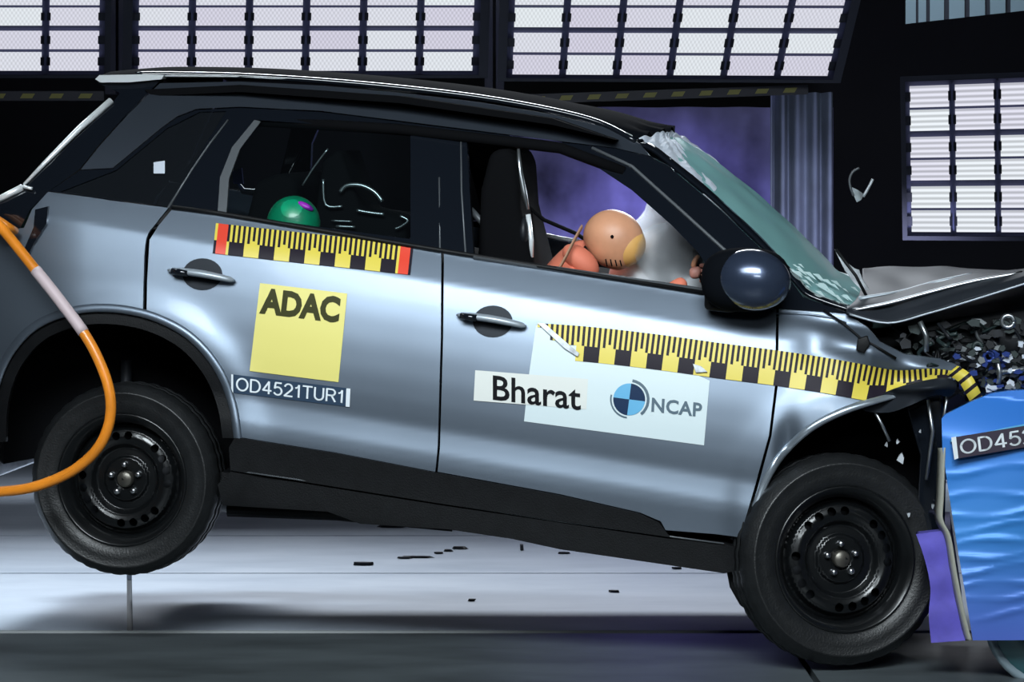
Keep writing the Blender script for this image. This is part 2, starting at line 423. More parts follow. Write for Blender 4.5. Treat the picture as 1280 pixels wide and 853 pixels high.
def stroke_text(name, s, q, m, parent, th, mp):
    W_ = sum(GL[c][0] for c in s)+.16*(len(s)-1); V, Fc = [], []; x0 = 0
    def put(x, y):
        u, t = x/W_, 1-y; a = [q[0][i]*(1-u)+q[1][i]*u for i in (0, 1)]; b = [q[3][i]*(1-u)+q[2][i]*u for i in (0, 1)]
        V.append(mp(a[0]*(1-t)+b[0]*t, a[1]*(1-t)+b[1]*t)); return len(V)-1
    for c in s:
        gw, strokes = GL[c]
        for st in strokes:
            for (ax, ay), (bx_, by) in zip(st, st[1:]):
                L_ = hypot(bx_-ax, by-ay)
                if L_ < 1e-6: continue
                dx, dy = (bx_-ax)/L_, (by-ay)/L_; nx, ny = -dy*th, dx*th; ex = th*.45
                ax2, ay2, bx2, by2 = ax-dx*ex, ay-dy*ex, bx_+dx*ex, by+dy*ex
                Fc.append([put(x0+ax2+nx, ay2+ny), put(x0+ax2-nx, ay2-ny), put(x0+bx2-nx, by2-ny), put(x0+bx2+nx, by2+ny)])
        x0 += gw+.16
    return mesh_obj(name, V, Fc, m, parent, False)

# ================================================================== SETTING
YB = {k: FPX*CAM_H/(k-HZ)-CAM_D for k in (853, 790, 717, 670)}
fl = mesh_obj('floor', [Vector(p) for p in ((-9, -9.5, -.03), (9, -9.5, -.03), (9, 12, -.03), (-9, 12, -.03))], [[0, 1, 2, 3]], 'seam', None, False)
fl['kind'] = 'structure'
rows = [(-9.5, -4), (-4, -1.6), (-1.6, YB[790]-.03), (YB[790]+.03, YB[717]), (YB[717], YB[670]), (YB[670], 5.6), (5.6, 8), (8, 12)]
for ri, (ya, yb) in enumerate(rows):
    xs = [-9, -6.3, -3.9, None, 1.9, 4.4, 9] if ri in (3, 4, 5) else [-9, -4.6, -.8 if ri != 2 else 1.0, 3.2, 9]
    if ri >= 4: xs = [-9, -4.8, 2.6, 9]
    if ri == 3: xs = [-9, -4.6, None, 3.3, 9]
    g = .011
    for xa, xb in zip(xs, xs[1:]):
        def X(x, y):
            if x is None:
                dd = y+CAM_D; return -478*dd/FPX
            return x
        c = [Vector((X(xa, ya)+g, ya+g, 0)), Vector((X(xb, ya)-g, ya+g, 0)), Vector((X(xb, yb)-g, yb-g, 0)), Vector((X(xa, yb)+g, yb-g, 0))]
        box8([p-Vector((0, 0, .029)) for p in c]+c, 'floor_plate', 'front_floor' if ri < 3 else 'plate', fl)
yr = YB[790]
o = box8([Vector((-9, yr-.025, -.028)), Vector((9, yr-.025, -.028)), Vector((9, yr+.025, -.028)), Vector((-9, yr+.025, -.028)),
      Vector((-9, yr-.008, .004)), Vector((9, yr-.008, .004)), Vector((9, yr+.008, .004)), Vector((-9, yr+.008, .004))], 'guide_rail', 'rail_metal', fl)
def wall(name, a, b, zt, m='wall'):
    a, b = Vector(a), Vector(b); t = Vector((0, 0, zt)); n = (b-a).cross(t).normalized()*.1
    o = box8([a, b, b+t, a+t, a+n, b+n, b+t+n, a+t+n], name, m, None); o['kind'] = 'structure'; return o
wall('wall_back', (-9, 12, -.03), (9, 12, -.03), 7)
wall('wall_left', (-9, -9.5, -.03), (-9, 12, -.03), 7)
wall('wall_right', (9, 12, -.03), (9, -9.5, -.03), 7)
wall('wall_front', (9, -9.6, -.03), (-9, -9.6, -.03), 7)
o = box8([Vector(p) for p in ((-9, -9.5, 7), (9, -9.5, 7), (9, 12, 7), (-9, 12, 7), (-9, -9.5, 7.1), (9, -9.5, 7.1), (9, 12, 7.1), (-9, 12, 7.1))], 'ceiling', 'wall', None); o['kind'] = 'structure'

# violet drape and grey curtain behind the windscreen
def drape(x0, x1, y, z0, z1, amp, nf, name, m, nu=120):
    def fn(u, v):
        x = x0+(x1-x0)*u
        return Vector((x, y+amp*sin(u*nf*2*pi+.8*sin(u*9))+.4*amp*sin(u*nf*5.3), z0+(z1-z0)*v))
    return grid(name, fn, nu, 2, m, thick=.01)
solo(drape(-.2, 2.35, 10.2, 0, 2.42, .05, 5, 'backdrop_drape', 'drape'), 'violet cloth drape in purple light behind the car cabin', 'drape')
def cc(u, v):
    a = P0(964+(1040-964)*u, 0, 7.6); return Vector((a.x*(1), 7.6+.05*sin(u*2*pi*4)+.02*sin(u*31), .0+2.38*v))
solo(grid('side_curtain', cc, 60, 3, 'curtain', thick=.01), 'narrow grey pleated curtain hanging behind the windscreen', 'curtain')
area('curtain_light', (2.2, 5.4, .9), (1.9, 7.6, 1.2), .6, .4, 26, (.62, .66, 1), 120)

# ------------------------------------------------------------------ lamp banks
def bank(label, TL, TR, BR, BL, yt, yb, cols, rowsv, lamp, hazard=None, sub=None, gapw=.066):
    """cols: fractions; rowsv: list of (v0,v1) in 0..1 from the top"""
    def Q(u, v, out=0):
        x = (TL[0]*(1-u)+TR[0]*u)*(1-v)+(BL[0]*(1-u)+BR[0]*u)*v
        y = (TL[1]*(1-u)+TR[1]*u)*(1-v)+(BL[1]*(1-u)+BR[1]*u)*v
        return P0(x, y, yt+(yb-yt)*v-out)
    r = root('lamp_bank', label, 'lamp bank', Q(.5, 1), 'banks of lit studio lamps above the car')
    def bx(u0, u1, v0, v1, o0, o1): return [Q(u0, v1, o0), Q(u1, v1, o0), Q(u1, v0, o0), Q(u0, v0, o0), Q(u0, v1, o1), Q(u1, v1, o1), Q(u1, v0, o1), Q(u0, v0, o1)]
    box8(bx(-.02, 1.02, -.01, 1.01, -.12, 0), 'back_panel', 'bank_glow_navy', r)
    fr = [(bx(-.035, -.008, -.02, 1.02, -.12, .1), BF), (bx(1.008, 1.035, -.02, 1.02, -.12, .1), BF),
          (bx(-.035, 1.035, 1.012, 1.04, -.12, .1), BF), (bx(-.035, 1.035, -.045, -.012, -.12, .1), BF)]
    joined('outer_frame', fr, 'frame', r, kind=None)
    n = cols; w = 1/n
    clips = []
    for c in range(n):
        for v0, v1 in rowsv:
            b = bx((c+gapw)*w, (c+1-gapw)*w, v0, v1, .0, .03)
            box8([b[4], b[5], b[6], b[7], b[0], b[1], b[2], b[3]], 'lamp', lamp, r, uv=True)
            vm = (v0+v1)/2; h = (v1-v0)*.22
            for uu in (c*w, (c+1)*w):
                clips.append((bx(uu-gapw*w*1.3, uu+gapw*w*1.3, vm-h, vm+h, .0, .036), BF))
    joined('lamp_clips', clips, 'frame', r)
    for c in range(1, n): box8(bx(c*w-.022*w, c*w+.022*w, 0, 1, 0, .04), 'mullion', 'bank_glow_navy', r)
    if hazard:
        (x0, y0), (x1, y1), yy, npair = hazard
        q = lambda x, y, o: P0(x, y, yy-o)
        box8([q(x0, y0+6, 0), q(x1, y1+6, 0), q(x1, y1-6, 0), q(x0, y0-6, 0), q(x0, y0+6, .05), q(x1, y1+6, .05), q(x1, y1-6, .05), q(x0, y0-6, .05)], 'hazard_bar', 'frame', r)
        for k in range(npair):
            a, b = (k+.1)/npair, (k+.62)/npair
            p = lambda t, dy, o: q(x0+(x1-x0)*t, y0+(y1-y0)*t+dy, o)
            box8([p(a, 3, .05), p(b-.1/npair, 3, .05), p(b, -3, .05), p(a+.1/npair, -3, .05), p(a, 3, .054), p(b-.1/npair, 3, .054), p(b, -3, .054), p(a+.1/npair, -3, .054)], 'hazard_stripe', M['dull_yellow'], r)
    return r
M['dull_yellow'] = mat('dull_yellow_stripe', (.16, .15, .03), .6)
def rows_px(y0, y1, lst): return [((a-y0)/(y1-y0), (b-y0)/(y1-y0)) for a, b in lst]
R1 = [(-66, -43), (-38, -15), (-10, 5), (10, 32), (38, 60), (66, 88)]
R1 = [(-46, -24), (-17, 6.5), (9.5, 32), (38.5, 61.5), (65, 88.5)]
bank('leftmost lit lamp bank, cut by the left photo edge', (-158, -50), (130, -50), (128, 92), (-158, 92), 5.3, 5.9, 4, rows_px(-50, 92, R1), 'lamp_dots', hazard=((-160, 120), (130, 120), 5.8, 8))
bank('lit lamp bank directly above the rear doors', (170, -50), (599, -50), (595, 92), (168, 92), 5.3, 5.9, 6, rows_px(-50, 92, R1), 'lamp_dots')
bank('lit lamp bank with slanting right end above the bonnet side', (641, -50), (1073, -50), (1038, 98), (636, 96), 5.1, 5.9, 6, rows_px(-50, 97, [(-45, -23), (-17, 6.5), (10, 34.5), (41.5, 66), (69.5, 94)]), 'lamp_dots',
     hazard=((660, 124), (1010, 112), 6.0, 10))
rr = []
R2 = [(107, 134), (137, 163.5), (171, 197), (200, 225.5), (233, 260), (263, 290)]
bank('right-hand lit lamp bank with louvred lamps, lower than the others', (1133, 104), (1360, 96), (1360, 294), (1136, 293), 5.4, 6.0, 4, rows_px(103, 293, R2), 'lamp_louvre')
# dark posts between the banks
for px0, px1, lb_ in ((133, 146, 'left post of the dark pair right of the leftmost lamp bank'), (150, 163, 'right post of the dark pair right of the leftmost lamp bank'), (606, 616, 'left post of the dark pair between the two big central lamp banks'), (620, 630, 'right post of the dark pair between the two big central lamp banks')):
    a = P0(px0, 118, 6.6); b = P0(px1, 118, 6.6)
    o = box8([Vector((a.x, 6.55, a.z)), Vector((b.x, 6.55, a.z)), Vector((b.x, 6.55, 7)), Vector((a.x, 6.55, 7)), Vector((a.x, 6.65, a.z)), Vector((b.x, 6.65, a.z)), Vector((b.x, 6.65, 7)), Vector((a.x, 6.65, 7))], 'hanger_post', 'frame', None)
    solo(o, lb_, 'post', 'hanger posts between the lamp banks')
# unlit ribbed bank, top right
r = root('ribbed_fixture', 'unlit grey ribbed fixture hanging in the top right corner', 'light fixture', P0(1210, 20, 5.5))
def rib(u0, u1, o): 
    A = lambda u, t: P0(1132+160*u, (-60)*(1-t)+(30-18*u)*t, 5.5-o)
    B = lambda u, t: P0(1132+160*u, (-60)*(1-t)+(30-18*u)*t, 5.56)
    return [A(u0, 1), A(u1, 1), A(u1, 0), A(u0, 0), B(u0, 1), B(u1, 1), B(u1, 0), B(u0, 0)]
box8(rib(0, 1, 0), 'housing', 'frame', r)
for a, b in ((.0, .08), (.10, .16), (.19, .30), (.34, .46), (.5, .62), (.66, .78), (.82, .95)): box8(rib(a, b, .05), 'rib', 'dim_rib', r)
area('fixture_fill', (1.9, 3.6, 4.6), (2.4, 5.5, 2.9), .5, .3, 8, (.7, .85, 1), 60)

# ================================================================== CAR
CARO = P(600, 780, .85); CARO.z = 0
CAR = root('crashed_suv', 'grey-blue metallic SUV with crushed front end, pitched nose down into the blue barrier', 'car', CARO)
rear_arch = crom([(-8, 560), (-5, 500), (12, 450), (45, 412), (92, 393), (140, 390), (190, 400), (235, 424), (268, 462), (286, 505), (293, 548)], 6)
front_arch = crom([(932, 690), (945, 645), (962, 600), (985, 566), (1018, 537), (1060, 516), (1110, 500), (1160, 486), (1186, 478)], 6)
rdgap = crom([(212, 260), (196, 280), (184, 300), (181, 350), (180, 397)], 4)      # rear door, rear edge
# --- rear quarter
q = [(60, 240), (100, 245)]+[(140, 251), (212, 261)]+[(p[0]-1.5, p[1]) for p in rdgap]+[p for p in rear_arch[::-1] if p[0] < 178.5]+[(-10, 600), (-130, 600), (-130, 330), (-60, 300), (-20, 290), (30, 285), (40, 262)]
q = [(p[0], p[1]) for p in q]
panel('rear_quarter_panel', [q], 'paint', CAR, 7, mirror=True)
# --- rear door
arch_r = [(p[0]+.5, p[1]) for p in rear_arch if p[0] > 181]
q = [(215, 262), (270, 269), (400, 291), (551.5, 315)]+[(551, 420), (547, 560), (544, 590)]+[(420, 566), (295, 546)]+[(p[0]+1, p[1]-1) for p in arch_r[::-1]]+[(183, 398), (184, 350), (187, 300), (199, 281)]
panel('rear_door', [q], 'paint', CAR, 6, mirror=True)
# --- front door
fdgap = [(970, 387), (969, 480), (961, 545), (943, 610), (925, 672)]
q = [(555, 316), (700, 340), (880, 369)]+fdgap+[(895, 668), (832, 663), (826, 652), (800, 641), (700, 618), (547, 590)]+[(550, 560), (554, 420)]
panel('front_door', [q], 'paint', CAR, 6, mirror=True)
# --- front wing
q = [(973.5, 387), (1010, 388), (1060, 393), (1085, 410), (1100, 428), (1130, 443), (1175, 449), (1200, 458), (1206, 468), (1190, 477)]+[(p[0], p[1]) for p in front_arch[::-1][1:]]+[(929, 672), (947, 610), (964.5, 545), (972.5, 480)]
panel('front_wing', [q], 'paint', CAR, 5, rim=.03, mirror=True, label='crumpled front wing')
# folded dark wing tip hanging over the wheel
q = crom([(1078, 512), (1105, 492), (1140, 480), (1180, 473), (1196, 480), (1188, 496), (1168, 494), (1140, 506), (1110, 516)], 4, True)
panel('torn_wing_tip', [[(p.x, p.y) for p in q]], 'hood_metal', CAR, 5, wf=lambda x, y: .02-.05*G(x, y, 1140, 485, 60, 8)+.03*sin((x+y)/14), rim=.02)
# --- arch lips
def arch_lip(arch, name, m, o0, o1, cx, cy):
    def fn(u, v):
        i = u*(len(arch)-1); k = min(int(i), len(arch)-2); p = Vector(arch[k]).lerp(Vector(arch[k+1]), i-k)
        d = Vector((p.x-cx, p.y-cy)).normalized(); a = v*pi
        rr_ = o0+(o1-o0)*(.5-.5*cos(a)); x, y = p.x+d.x*rr_, p.y+d.y*rr_
        return P(x, y, W(x, y)-.012*sin(a)+.002)
    grid(name, fn, 70, 6, m, CAR)
    def fl_(u, v):
        i = u*(len(arch)-1); k = min(int(i), len(arch)-2); p = Vector(arch[k]).lerp(Vector(arch[k+1]), i-k)
        d = Vector((p.x-cx, p.y-cy)).normalized(); x, y = p.x-d.x*14*v*0, p.y
        return P(x, y, W(x, y)+.005+v*.38)
    grid('wheel_liner', fl_, 50, 4, 'black_plastic', CAR)
arch_lip([p for p in rear_arch if p.y < 552], 'arch_lip', 'paint', -1, 10, 145, 545)
arch_lip([p for p in front_arch], 'arch_lip', 'lip', -1, 9, 1090, 650)
rear_in = [Vector((p.x, p.y)) for p in rear_arch]
arch_b = [(p.x, p.y) for p in rear_arch if p.y < 560]
inn = [(145+(x-145)*.90, 545+(y-545)*.90) for x, y in arch_b]
panel('arch_cladding', [arch_b+inn[::-1]], 'black_plastic', CAR, 8, off=.012, rim=.02)
# --- dark inner body behind the arches and engine bay
slab('inner_body', [(-90, 330), (60, 262), (260, 290), (560, 330), (960, 395), (960, 660), (300, 560), (292, 610), (262, 610), (240, 580), (60, 570), (-20, 585), (-90, 585)], .36, WD-.36, 'dark', CAR)
# hollow: the cabin itself is open above the belt line
slab('firewall', [(950, 400), (985, 395), (985, 640), (950, 640)], .1, WD-.1, 'dark', CAR)
slab('bumper_beam', [(-118, 560), (-20, 560), (-20, 604), (-118, 604)], .16, WD-.16, 'steel', CAR, .01)
slab('floor_pan', [(275, 590), (560, 622), (905, 690), (905, 712), (700, 678), (560, 655), (450, 645), (275, 622)], .14, WD-.14, 'black_plastic', CAR)
tube('exhaust_pipe', [car(*a) for a in [(loc(P(285, 636, .5))[0], .5, loc(P(285, 636, .5))[2]), (loc(P(420, 640, .5))[0], .52, loc(P(420, 642, .5))[2]), (loc(P(560, 664, .5))[0], .6, loc(P(560, 660, .5))[2])]], .03, 'black_plastic', CAR)
# --- cladding and sill
q = [(295, 547), (420, 567), (544, 591), (700, 619.5), (798, 642), (824, 654), (832, 665), (838, 672), (545, 629), (288, 588), (286, 560), (293, 548)]
panel('door_cladding', [q], 'black_plastic', CAR, 8, off=-.008, rim=.02, mirror=True)
q = [(288, 590), (545, 631), (838, 674), (905, 680), (938, 690), (930, 712), (905, 717), (700, 687), (640, 674), (560, 662), (450, 655), (410, 640), (278, 632), (272, 606)]
panel('sill', [q], 'black_plastic', CAR, 8, off=.0, rim=.12, mirror=True)
tube('sill_highlight', [P(x, y, W(x, y)-.002) for x, y in [(290, 588), (400, 604), (545, 628), (700, 652), (838, 671), (905, 680)]], .003, 'trim_grey', CAR, 6)  # grey bead drawn as the highlight line along the sill
# --- greenhouse
rear_win = [(272, 265), (275, 222), (290, 184), (318, 150), (420, 157), (513, 166), (513, 299), (400, 284)]
front_win = [(583, 171), (640, 177), (700, 190), (745, 208), (790, 238), (840, 282), (872, 315), (885, 334), (884, 362), (750, 343), (592, 319)]
quarter = [(75, 240), (145, 213), (208, 161), (250, 140), (283, 139), (240, 208), (209, 259)]
def sub(loop, k, cx=None):
    c = Vector((sum(p[0] for p in loop)/len(loop), sum(p[1] for p in loop)/len(loop)))
    return [tuple(c+(Vector(p)-c)*k) for p in loop]
outer = [(62, 239), (100, 213), (141, 211.5), (205, 158.5), (222, 147), (246, 137.5), (300, 135), (400, 140), (575, 162), (700, 178), (770, 186), (812, 196), (835, 207), (900, 262), (952, 312), (988, 350), (1004, 372), (1062, 392), (1000, 388), (971, 386), (880, 368), (700, 339), (550, 315), (400, 290), (270, 267.5), (140, 250)]
panel('window_frame', [outer, rear_win, front_win, quarter], 'black_gloss', CAR, 8, off=-.004, rim=.03, mirror=True)
panel('quarter_glass', [sub(quarter, .995)], 'privacy', CAR, 14, off=.004, rim=0)
panel('rear_door_glass', [sub(rear_win, .995)], 'side_glass', CAR, 14, off=.006, rim=0)
# rear door window channel (lighter strip), rear edge
ch = [(272, 266), (275, 222), (290, 184), (318, 150), (326, 152), (300, 186), (286, 224), (283, 267)]
panel('window_channel', [ch], 'trim_grey', CAR, 8, off=-.008, rim=.01)
for pts, nm in (([(285, 150), (262, 180), (240, 212), (210, 260)], 'door_seal'), ([(576, 168), (577, 240), (582, 318)], 'door_seal'), ([(549, 222), (550, 316)], 'door_seal')):
    tube(nm, [P(x, y, W(x, y)-.006) for x, y in pts], .0035, 'trim_grey', CAR, 6)
tube('belt_moulding', [P(x, y, W(x, y)-.01) for x, y in [(215, 259), (270, 266), (400, 288), (550, 313), (700, 337), (880, 366)]], .008, 'black_plastic', CAR, 8)
tube('window_sill_bead', [P(x, y, W(x, y)-.008) for x, y in [(592, 321), (700, 337), (884, 364)]], .009, 'trim_grey', CAR, 8)
tube('pillar_trim', [P(x, y, W(x, y)-.008) for x, y in [(740, 185), (790, 208), (850, 262), (905, 312), (935, 335)]], .006, 'trim_grey', CAR, 8)
panel('fuel_label', [[(192, 203), (206, 201), (206, 217), (192, 217)]], 'wr_white', CAR, 8, off=-.008, rim=0, label='small white square sticker')
# --- roof side frame (body colour)
q = [(101, 212), (125, 182), (160, 143), (200, 104), (300, 102), (400, 107), (500, 116), (600, 128), (690, 143), (760, 160), (800, 180), (812, 195), (770, 185), (700, 176.5), (575, 160.5), (400, 138.5), (300, 133.5), (246, 136), (222, 145), (205, 157), (141, 210)]
panel('roof_side_frame', [q], 'crush_paint', CAR, 7, off=-.002, rim=.02, mirror=True)
# tailgate side
q = [(28, 236), (140, 130), (150, 116), (122, 104), (122, 96), (205, 93), (198, 103), (158, 143), (123, 182), (99, 212), (60, 240), (38, 262), (25, 285), (0, 285), (-20, 262)]
panel('tailgate', [q], 'black_gloss', CAR, 8, off=.004, rim=.05, mirror=True)
tube('rear_glass_highlight', [P(x, y, W(x, y)-.004) for x, y in [(30, 231), (60, 200), (100, 160), (139, 126)]], .011, 'bright', CAR, 8, rs=[.006, .009, .012, .013])  # white tube stands for the highlight along the rear glass
tube('tailgate_highlight', [P(x, y, W(x, y)-.006) for x, y in [(-30, 262), (5, 246), (28, 234)]], .012, 'bright', CAR, 8)  # highlight on the tailgate's upper edge, drawn as a white tube
tube('glass_hinge', [P(x, y, W(x, y)-.012) for x, y in [(28, 233), (40, 236)]], .006, 'bright', CAR, 6)
# roof: near edge swept across with a crown
redge = crom([(122, 99), (160, 95), (205, 94), (300, 96), (400, 102), (500, 111), (600, 123), (690, 139), (750, 155), (795, 178)], 4)
def roof(u, t):
    i = u*(len(redge)-1); k = min(int(i), len(redge)-2); p = redge[k].lerp(redge[k+1], i-k)
    s, w, z = loc(P(p.x, p.y+2, W(p.x, p.y)+.02)); bul = max(0., sin(pi*t))
    return car(s+(.10*bul*max(0, u-.8)/.2)-.04*bul*max(0, .1-u)/.1, w+(WD-2*w)*t, z+.045*bul**.6-(.02*max(0, u-.93)/.07*sin(t*40)))
grid('roof_panel', roof, 50, 24, 'roof', CAR)
def rail_pts(dy=0): return [P(p.x, p.y+dy, W(p.x, p.y)-.0) for p in redge[5:]]
tube('roof_rail', rail_pts(-1), .011, 'black_gloss', CAR, 8)
tube('rail_highlight', [P(x, y, W(x, y)-.008) for x, y in [(206, 95), (300, 95.5), (400, 101), (500, 110), (600, 122), (690, 137), (750, 152), (790, 170)]], .0035, 'bright', CAR, 6)  # white line drawn as the highlight on top of the black rail
panel('spoiler_side', [[(119, 99), (124, 94), (175, 93), (205, 94), (202, 99), (160, 103), (125, 103)]], 'bright', CAR, 6, off=-.02, rim=.05, label='roof spoiler end coloured bright as a highlight')  # highlight on the spoiler end is put into its bright colour
tube('headliner_edge', [P(x, y, .36) for x, y in [(300, 150), (500, 162), (700, 185), (780, 215)]], .02, 'dark', CAR, 8)
slab('headliner', [(180, 112), (300, 106), (500, 120), (690, 148), (770, 175), (690, 156), (500, 129), (300, 115), (190, 120)], .36, WD-.36, 'dark', CAR)
# windscreen
wedge = crom([(800, 182), (835, 204), (900, 259), (952, 310), (990, 350), (1012, 372), (1064, 390)], 4)
def wscr(u, t):
    i = u*(len(wedge)-1); k = min(int(i), len(wedge)-2); p = wedge[k].lerp(wedge[k+1], i-k)
    s, w, z = loc(P(p.x, p.y, W(p.x, p.y)+.01)); b = max(0., sin(pi*t))**.8
    cr = .006*sin(t*31+u*9)*sin(u*23)*(1-u)
    return car(s+.09*b, w+(WD-2*w)*t, z+.03*b+cr)
grid('windscreen', wscr, 40, 30, 'windscreen', CAR)
Zv = Vector((0, 0, 1))
for t0, t1, mm, nm in ((-.005, .03, 'black_gloss', 'windscreen_seal'), (.955, 1.0, 'bright', 'far_pillar')):
    grid(nm, lambda u, v: wscr(u, t0+(t1-t0)*v)+Vector((0, 0, .012 if nm == 'far_pillar' else .004)), 30, 3, mm, CAR, thick=.012)
# crumpled header above the windscreen
def header(u, v):
    base = wscr(.0+.30*v*(.6+.4*sin(u*9+1)), .03+.9*u)
    k = sin(u*37+v*8)*sin(v*17+u*11); return base+Vector((-.02, -.0, .02+.008*k-.012*v))
grid('crumpled_header', header, 60, 16, 'wr_white', CAR, smooth=False, thick=.004, label='crumpled pale roof front edge')
# crack shards on the lower windscreen
for k in range(34):
    u = random.uniform(.62, .97); t = random.uniform(.02, .10+.5*(u-.6)); a = wscr(u, t)+N*-.006+Vector((0, 0, .012)); q1 = random.uniform(.006, .02)
    mesh_obj('glass_crack', [a, a+F*q1*1.6-Zv*q1, a+F*q1*.4+Zv*q1*.5, a-F*q1*.8+Zv*q1*.6], [[0, 1, 2], [0, 2, 3]], 'cracked', CAR, False)
# cowl
slab('cowl', [(985, 372), (1050, 384), (1075, 392), (1085, 404), (1000, 396), (985, 392)], .13, WD-.13, 'black_plastic', CAR, .01)
# --- bonnet
HB = [(.08, [(1058, 392), (1110, 403), (1160, 391), (1220, 373), (1300, 350)]),
      (.10, [(1058, 388), (1110, 395), (1160, 382), (1220, 365), (1300, 342)]),
      (.16, [(1062, 384), (1112, 380), (1160, 367), (1220, 352), (1296, 338)]),
      (.26, [(1070, 377), (1120, 367), (1165, 356), (1215, 345), (1292, 336)]),
      (.36, [(1074, 371), (1125, 368), (1170, 360), (1215, 350), (1290, 340)]),
      (.75, [(1078, 352), (1120, 352), (1165, 346), (1215, 341), (1290, 341)]),
      (1.2, [(1078, 338), (1116, 336), (1165, 335), (1210, 337), (1290, 343)]),
      (1.6, [(1080, 337), (1116, 335), (1165, 336), (1205, 340), (1290, 348)])]
HBs = [[P(x, y, w) for x, y in pts] for w, pts in HB]
def bonnet(u, t):
    rows_ = [crom(r_, 8) for r_ in HBs] if not hasattr(bonnet, 'c') else bonnet.c
    bonnet.c = rows_
    i = t*(len(rows_)-1); k = min(int(i), len(rows_)-2); f = i-k
    j = u*(len(rows_[0])-1); l = min(int(j), len(rows_[0])-2); g = j-l
    p = rows_[k][l].lerp(rows_[k][l+1], g); q_ = rows_[k+1][l].lerp(rows_[k+1][l+1], g); p = p.lerp(q_, f)
    return p+Vector((0, 0, .0025*sin(u*19+t*7)*sin(t*12)))
grid('bonnet', bonnet, 48, 42, 'hood_metal', CAR, thick=.012, label='buckled bonnet folded up over the engine bay')
tube('bonnet_highlight', crom([P(x, y, w) for x, y, w in [(1066, 388, .10), (1112, 379, .12), (1160, 366, .14), (1220, 351, .15), (1278, 341, .16)]], 5), .011, 'steel', CAR, 8, flat=.6, rs=None, label='bright tube drawn as the highlight on the bonnet fold')  # bright tube stands for the highlight on the near fold
tube('bonnet_highlight', crom([P(x, y, w) for x, y, w in [(1074, 374, .24), (1125, 366, .27), (1165, 355, .28), (1215, 344, .28)]], 5), .009, 'handle', CAR, 8)  # second highlight streak, drawn as a pale tube
tube('bonnet_lip_highlight', crom([P(x, y, .075) for x, y in [(1062, 393), (1110, 404), (1160, 392), (1220, 374), (1290, 352)]], 5), .004, 'handle', CAR, 6)  # thin highlight line drawn along the lower lip
# wiper / torn plastic sticking up behind the bonnet
pts = [(1043, 312), (1058, 328), (1068, 336), (1074, 338), (1078, 350), (1086, 362), (1078, 364), (1066, 352), (1056, 338)]
slab('torn_wiper', pts, .30, .32, 'shard', CAR, label='torn wiper sticking up')
tube('wiper_arm', [P(1084, 372, .3), P(1070, 345, .3), P(1045, 312, .3)], .006, 'black_plastic', CAR, 6)
# cables over the wing
tube('wing_cable', [P(x, y, W(x, y)-.012) for x, y in [(1030, 388), (1055, 405), (1075, 422), (1100, 436), (1120, 448)]], .004, 'black_plastic', CAR, 6)
slab('cable_clip', [(1072, 424), (1084, 420), (1088, 430), (1080, 442), (1070, 438)], .0, .03, 'black_plastic', CAR, .004)
tube('wing_crease', [P(x, y, W(x, y)-.002) for x, y in [(970, 392), (1010, 393), (1040, 397), (1058, 404)]], .004, 'paint', CAR, 6)
# --- mirror
mc = P(937, 351, -.10)
Zv = Vector((0, 0, 1))
ellipsoid('mirror_housing', P(932, 350, -.04), (F*.148, N*.10, Zv*.108), 'roof', CAR, 36, 20, fn=lambda q_: 1/( (abs(q_[0])**2.6+abs(q_[1])**2.6+abs(q_[2])**2.6)**(1/2.6) ))
def mshell(q_): return 1
ellipsoid('mirror_cover', P(941, 350, -.085), (F*.126+Zv*-.015, N*.085, Zv*.102+F*.01), 'mirror_blue', CAR, 36, 22)
slab('mirror_arm', crom([(880, 392), (878, 345), (890, 325), (915, 320), (940, 370), (925, 394), (900, 398)], 4, True) and [(880, 388), (880, 345), (892, 326), (915, 330), (940, 380), (915, 392)], -.02, .10, 'black_plastic', CAR, .015)
# --- door handles
def handle(x0, y0, x1, y1, cx, cy):
    cup = [(cx+25*cos(a), cy+20*sin(a)) for a in [k*2*pi/28 for k in range(28)]]
    c = panel('handle_cup', [cup], 'hood_metal', CAR, 6, rim=0, mapf=lambda x, y: P(x, y, W(x, y)-.002-.004*0+.0*x))
    n = 16; pts = []; rs = []
    for k in range(n+1):
        t = k/n; x = x0+(x1-x0)*t; y = y0+(y1-y0)*t-2*sin(pi*t)
        pts.append(P(x, y, W(x, y)-.012-.028*max(0., sin(pi*t))**.5)); rs.append(.019*(.72+.28*sin(pi*t))*(.5 if k in (0, n) else 1))
    g_ = tube('door_handle', pts, .018, 'handle', CAR, 12, flat=.7, rs=rs)
    a = P(x0+18, y0+2, W(x0, y0)-.052)
    tube('handle_keyhole', [P(x0+4, y0+1, W(x0, y0)-.038), P(x0+24, y0+4, W(x0, y0)-.048)], .012, 'black_gloss', CAR, 8)
handle(211, 338, 293, 351, 253, 343)
handle(572, 394, 657, 408, 616, 402)

